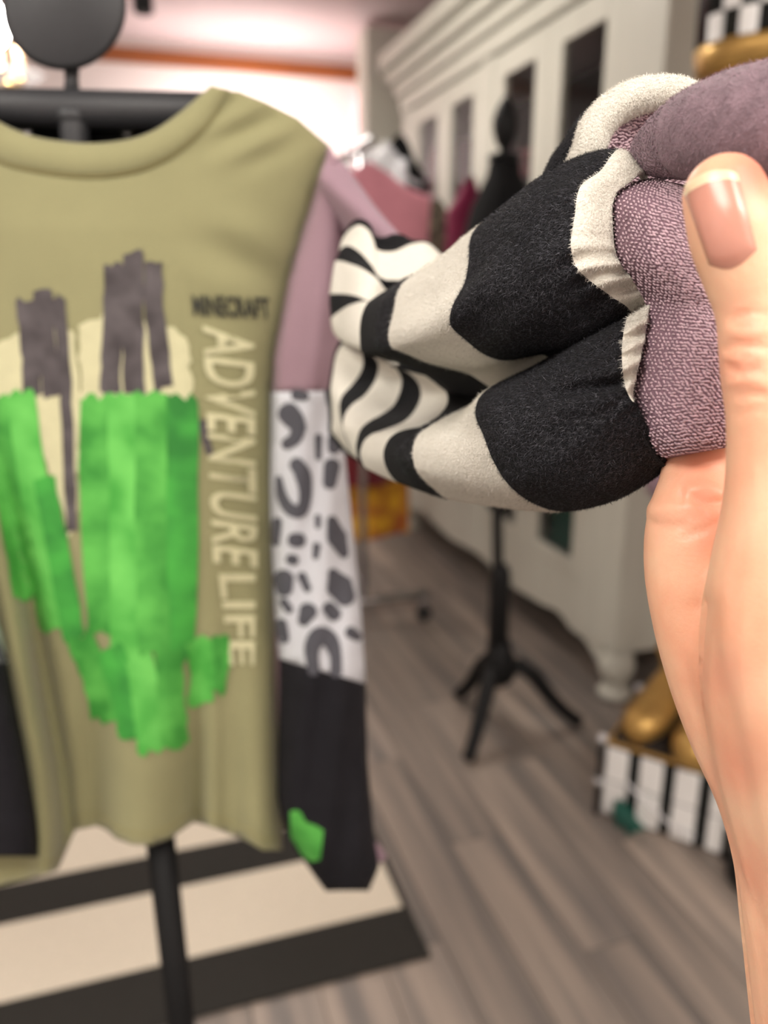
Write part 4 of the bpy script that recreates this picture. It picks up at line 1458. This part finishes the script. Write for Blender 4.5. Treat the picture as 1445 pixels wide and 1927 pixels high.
# ---- fleece fibres
def fuzz(name, v, f, sel, parent, n, m, ln=(.0007, .0017), wd=.00011, lift=.5, dirv=None):
    v = np.asarray(v)
    q = np.array([f[i] for i in sel])
    A, B_, C_, D_ = (v[q[:, k]] for k in range(4))
    nr = np.cross(C_ - A, D_ - B_)
    ar = np.linalg.norm(nr, axis=1) / 2
    ok = ar > 1e-12
    A, B_, C_, D_, nr, ar = A[ok], B_[ok], C_[ok], D_[ok], nr[ok], ar[ok]
    nr = nr / (2 * ar[:, None])
    mid = (A + C_) / 2
    idx = rng.choice(len(ar), n, p=ar / ar.sum())
    s, t = rng.random((2, n))
    p = ((A[idx] * (1 - s)[:, None] + B_[idx] * s[:, None]) * (1 - t)[:, None] + (D_[idx] * (1 - s)[:, None] + C_[idx] * s[:, None]) * t[:, None])
    nn = nr[idx]
    d = rng.normal(size=(n, 3))
    if dirv is not None:
        d = d * .8 + np.asarray(dirv)
    d -= nn * (d * nn).sum(1)[:, None]
    d /= np.linalg.norm(d, axis=1)[:, None] + 1e-9
    l = rng.uniform(*ln, n)[:, None]
    up_ = rng.uniform(0.08, lift, n)[:, None] + (rng.random(n)[:, None] < .04) * .5
    w_ = np.cross(d, nn) * wd / 2
    base = p + nn * .00002
    midp = base + d * l * .55 + nn * l * up_ * .75
    tip = base + d * l + nn * l * up_
    vv = np.stack([base - w_, base + w_, midp + w_ * .8, midp - w_ * .8, tip], 1).reshape(-1, 3)
    me = bpy.data.meshes.new(name)
    k = np.arange(n) * 5
    loops = np.stack([k, k + 1, k + 2, k + 3, k + 3, k + 2, k + 4], 1).ravel()
    me.vertices.add(len(vv))
    me.vertices.foreach_set('co', vv.ravel())
    me.loops.add(len(loops))
    me.loops.foreach_set('vertex_index', loops)
    me.polygons.add(2 * n)
    st_ = np.stack([np.arange(n) * 7, np.arange(n) * 7 + 4], 1).ravel()
    me.polygons.foreach_set('loop_start', st_)
    me.update(calc_edges=True)
    o = link(name, me, m, parent)
    o['kind'] = 'stuff'
    return o


def near(v, f, mi, want, dmax):
    out = []
    for i, q in enumerate(f):
        if mi[i] == want and (v[q[0]] - CAM).dot(FW) < dmax:
            out.append(i)
    return out


gdir = -0.9 * RT + -0.35 * UP
for (ob, v, f, mi, nb_, nw_) in ((up, upv, upf, upm, 42000, 26000), (lo_, lov, lof, lom, 42000, 26000)):
    fuzz('black_fibres', v, f, near(v, f, mi, B, .33), ob, nb_, M['fib_b'], dirv=gdir)
    fuzz('white_fibres', v, f, near(v, f, mi, Wt, .33), ob, nw_, M['fib_w'], dirv=gdir)
    fuzz('grey_glint_fibres', v, f, near(v, f, mi, B, .33), ob, 5000, M['fib_glint'], dirv=gdir, lift=.55, wd=.00009)
fuzz('mauve_fibres', flapv, [q for q in f_flap if len(q) == 4], range(60 * 36 - 36), flap, 16000, M['fib_m'], lift=.6)
fuzz('white_fibres', rw[0], rw[1], range(len(rw[1])), rollw, 9000, M['fib_w'])
fuzz('black_fibres', rb[0], rb[1], range(len(rb[1])), sshirt, 9000, M['fib_b'])

# =================================================================== HAND
hand = thing('hand', 'bare hand and forearm pinching the mauve knit cuff between thumb and fingers', 'hand', tuple(P(1560, 1927, .23)))
HV, HF = [], []


def chain(pts, n=20):
    p = np.array(pts, float)
    c3 = np.array([P(a, b, d) for a, b, d, r in p])
    r3 = p[:, 3] / 1000.0
    k = max(8, len(p) * 7)
    t = np.concatenate([[0], np.cumsum(np.linalg.norm(np.diff(c3, axis=0), axis=1))])
    q = np.linspace(0, t[-1], k)
    c4 = np.stack([c3, ], 0)[0]
    arr = np.concatenate([c3, r3[:, None]], 1)
    m = np.gradient(arr, t, axis=0)
    i = np.clip(np.searchsorted(t, q, side='right') - 1, 0, len(t) - 2)
    h = (t[i + 1] - t[i])[:, None]
    s = ((q - t[i]) / (t[i + 1] - t[i]))[:, None]
    a = ((2*s**3-3*s**2+1)*arr[i] + (s**3-2*s**2+s)*h*m[i] + (-2*s**3+3*s**2)*arr[i+1] + (s**3-s**2)*h*m[i+1])
    cen, rad = a[:, :3], a[:, 3]
    # round ends
    d0 = cen[0] - cen[1]
    d0 /= np.linalg.norm(d0)
    d1 = cen[-1] - cen[-2]
    d1 /= np.linalg.norm(d1)
    caps0 = [(cen[0] + d0 * rad[0] * math.sin(x), rad[0] * math.cos(x)) for x in (1.45, 1.1, .75, .35)]
    caps1 = [(cen[-1] + d1 * rad[-1] * math.sin(x), rad[-1] * math.cos(x)) for x in (.35, .75, 1.1, 1.45)]
    C_ = np.array([c for c, _ in caps0] + list(cen) + [c for c, _ in caps1])
    R_ = np.array([r for _, r in caps0] + list(rad) + [r for _, r in caps1])
    v, f = tube_geo(C_, R_, n)
    b = len(HV)
    HV.extend(v)
    HF.extend([tuple(i + b for i in q_) for q_ in f])


# thumb
chain([(1362, 368, .1865, 9.6), (1386, 440, .186, 10.8), (1410, 510, .187, 10.6), (1430, 570, .188, 10.4), (1443, 640, .188, 11.0), (1448, 690, .188, 11.2), (1458, 770, .189, 11.2), (1468, 860, .191, 12.4),
       (1474, 960, .193, 14.4), (1470, 1060, .196, 16.6), (1466, 1160, .200, 18.8), (1472, 1260, .205, 20.5), (1500, 1400, .214, 22.5), (1535, 1560, .222, 23.0), (1580, 1800, .228, 23.5)])
# index side of the palm, wrist, forearm
chain([(1316, 905, .2345, 11.6), (1316, 960, .2325, 14.6), (1326, 1060, .234, 17.6), (1353, 1150, .234, 19.6), (1390, 1250, .234, 21.2), (1440, 1370, .232, 21.8), (1488, 1480, .230, 21.4), (1528, 1600, .228, 22.0),
       (1555, 1750, .228, 23.2), (1582, 1927, .230, 24.6), (1625, 2200, .240, 27.5), (1690, 2600, .262, 33), (1780, 3100, .30, 38)], 24)
# index finger up inside the cuff
chain([(1318, 960, .236, 12.5), (1316, 890, .236, 11.2), (1326, 800, .242, 9.6), (1342, 690, .245, 9.2), (1358, 580, .240, 8.8), (1372, 490, .231, 8.0), (1380, 440, .224, 7.4)])
chain([(1440, 1300, .245, 18), (1405, 1060, .248, 13), (1398, 940, .255, 11.5), (1398, 790, .265, 9.8), (1412, 650, .266, 9.4), (1426, 540, .256, 8.6), (1436, 480, .246, 7.6)])
chain([(1500, 1300, .252, 18), (1475, 1060, .262, 13), (1468, 950, .270, 11), (1470, 810, .282, 9.6), (1482, 670, .282, 9.0), (1490, 560, .272, 8.2), (1496, 500, .262, 7.4)])
chain([(1560, 1320, .258, 16), (1545, 1100, .272, 12), (1540, 980, .280, 9.8), (1545, 860, .288, 8.6), (1552, 750, .288, 8.0), (1556, 660, .280, 7.2), (1558, 610, .272, 6.6)])
# web between thumb and palm
chain([(1420, 1120, .214, 12), (1400, 1220, .220, 15), (1440, 1330, .224, 20), (1490, 1450, .226, 22)])
chain([(1450, 1150, .236, 16), (1470, 1300, .240, 20), (1510, 1480, .236, 22)])
me = bpy.data.meshes.new('hand_raw')
me.from_pydata([tuple(map(float, p)) for p in HV], [], HF)
tmp = bpy.data.objects.new('hand_raw', me)
COL.objects.link(tmp)
rm = tmp.modifiers.new('remesh', 'REMESH')
rm.mode = 'VOXEL'
rm.voxel_size = .0011
sm = tmp.modifiers.new('smooth', 'SMOOTH')
sm.factor = .5
sm.iterations = 9
dg = bpy.context.evaluated_depsgraph_get()
hm_ = bpy.data.meshes.new_from_object(tmp.evaluated_get(dg))
bpy.data.objects.remove(tmp)
hco = np.empty(len(hm_.vertices) * 3)
hm_.vertices.foreach_get('co', hco)
hco = hco.reshape(-1, 3)
hno = np.empty(len(hm_.vertices) * 3)
hm_.vertices.foreach_get('normal', hno)
hno = hno.reshape(-1, 3)
rel = hco - CAM
dep = rel @ FW
hx = W / 2 + F * (rel @ RT) / dep
hy_ = H / 2 - F * (rel @ UP) / dep
facing = (hno * rel).sum(1) < 0


def crease(pts, depth, sig, dmin=0, dmax=9):
    """press a skin crease (negative depth raises a fold) along a line"""
    global hco
    p = cr(pts, 90)
    d = np.sqrt(((np.stack([hx, hy_], 1)[:, None, :] - p[None]) ** 2).sum(2)).min(1)
    w_ = np.exp(-(d / sig) ** 2) * facing * (dep > dmin) * (dep < dmax)
    hco = hco - hno * (depth * w_)[:, None]


near_t, far_p = (0, .205), (.205, .3)
for pts, dpt, sg in (([(1378, 598), (1410, 588), (1445, 590)], .0007, 5), ([(1368, 622), (1400, 628), (1445, 622)], -.0005, 8),
                     ([(1362, 655), (1385, 648), (1445, 655)], .0008, 5), ([(1372, 690), (1400, 700), (1425, 690)], .0007, 5),
                     ([(1368, 672), (1385, 675)], -.0007, 7), ([(1375, 722), (1400, 716), (1440, 722)], -.0006, 9), ([(1390, 745), (1440, 742)], .0005, 6),
                     ([(1385, 780), (1440, 768)], .0003, 6)):
    crease(pts, dpt, sg, *near_t)
for pts, dpt, sg in (([(1305, 938), (1330, 946), (1362, 943)], .0012, 6), ([(1300, 922), (1330, 918), (1356, 930)], -.0008, 11), ([(1225, 984), (1255, 990), (1285, 990)], .0007, 8),
                     ([(1228, 958), (1270, 955), (1300, 952)], -.0008, 14), ([(1285, 1010), (1330, 995), (1350, 985)], .0005, 8), ([(1282, 925), (1285, 945)], .0004, 4),
                     ([(1322, 955), (1328, 975)], .0003, 4)):
    crease(pts, dpt, sg, *far_p)
crease([(1318, 1150), (1330, 1230), (1358, 1340), (1392, 1480), (1412, 1650), (1430, 1950)], .0016, 30)
hm_.vertices.foreach_set('co', hco.ravel())
hm_.update()
fl_a = np.zeros(len(hco))
for (cx_, cy_, r_, k_, lo_d, hi_d) in ((1415, 325, 62, .9, 0, .21), (1395, 690, 50, .45, 0, .21), (1400, 600, 40, .3, 0, .21), (1330, 950, 50, .32, .205, .3), (1250, 985, 40, .25, .205, .3),
                                        (1310, 880, 60, .42, .205, .3), (1340, 1010, 45, .22, .205, .3), (1345, 1270, 60, .4, 0, .3), (1385, 1450, 60, .35, 0, .3), (1415, 1650, 60, .3, 0, .3)):
    fl_a += k_ * np.exp(-(((hx - cx_) ** 2 + (hy_ - cy_) ** 2) / r_ ** 2)) * (dep > lo_d) * (dep < hi_d)
at_ = hm_.attributes.new('flush', 'FLOAT', 'POINT')
at_.data.foreach_set('value', np.clip(fl_a, 0, 1))
nt2 = M['skin'].node_tree
bs = nt2.nodes['Principled BSDF']
src = bs.inputs['Base Color'].links[0].from_socket
an = nt2.nodes.new('ShaderNodeAttribute')
an.attribute_name = 'flush'
mx = nt2.nodes.new('ShaderNodeMix')
mx.data_type = 'RGBA'
nt2.links.new(an.outputs['Fac'], mx.inputs[0])
nt2.links.new(src, mx.inputs[6])
mx.inputs[7].default_value = (*srgb(226, 128, 106), 1)
nt2.links.new(mx.outputs[2], bs.inputs['Base Color'])
skin = link('skin', hm_, M['skin'], hand)
# thumb nail laid on the thumb
bvh = BVHTree.FromPolygons([Vector(p) for p in hco], [tuple(p.vertices) for p in hm_.polygons])


def on_hand(x, y, off):
    d = Vector(ray(x, y)).normalized()
    h, n_, _, _ = bvh.ray_cast(Vector(CAM), d)
    if h is None or (np.array(h) - CAM).dot(FW) > .205:
        return None
    return np.array(h) + np.array(n_) * off


def nail_part(name, q, u0, u1, v0, v1, m, parent, nu=16, nv=18):
    TL, TR, BR_, BL = (np.array(c, float) for c in q)
    v, f, ids = [], [], {}
    for i in range(nu + 1):
        for j in range(nv + 1):
            u_, w_ = u0 + (u1 - u0) * i / nu, v0 + (v1 - v0) * j / nv
            top_ = TL * (1 - u_) + TR * u_ + np.array([0, -16 * math.sin(u_ * math.pi)])
            bot_ = BL * (1 - u_) + BR_ * u_ + np.array([0, 20 * math.sin(u_ * math.pi)])
            x, y = top_ * (1 - w_) + bot_ * w_
            edge = min(u_, 1 - u_, 1 - w_)
            p = on_hand(x, y, .0001 + .0007 * min(1, edge / .12))
            if p is not None:
                ids[i, j] = len(v)
                v.append(p)
    for i in range(nu):
        for j in range(nv):
            k = [(i, j), (i + 1, j), (i + 1, j + 1), (i, j + 1)]
            if all(a in ids for a in k):
                f.append(tuple(ids[a] for a in k))
    return mesh(name, v, f, m, parent)


NQ = [(1284, 356), (1388, 328), (1424, 470), (1334, 498)]
nail = nail_part('thumb_nail', NQ, 0, 1, .1, 1, M['nail'], hand)
nail_part('nail_free_edge', NQ, 0, 1, 0, .1, M['nail_tip'], nail, 16, 4)
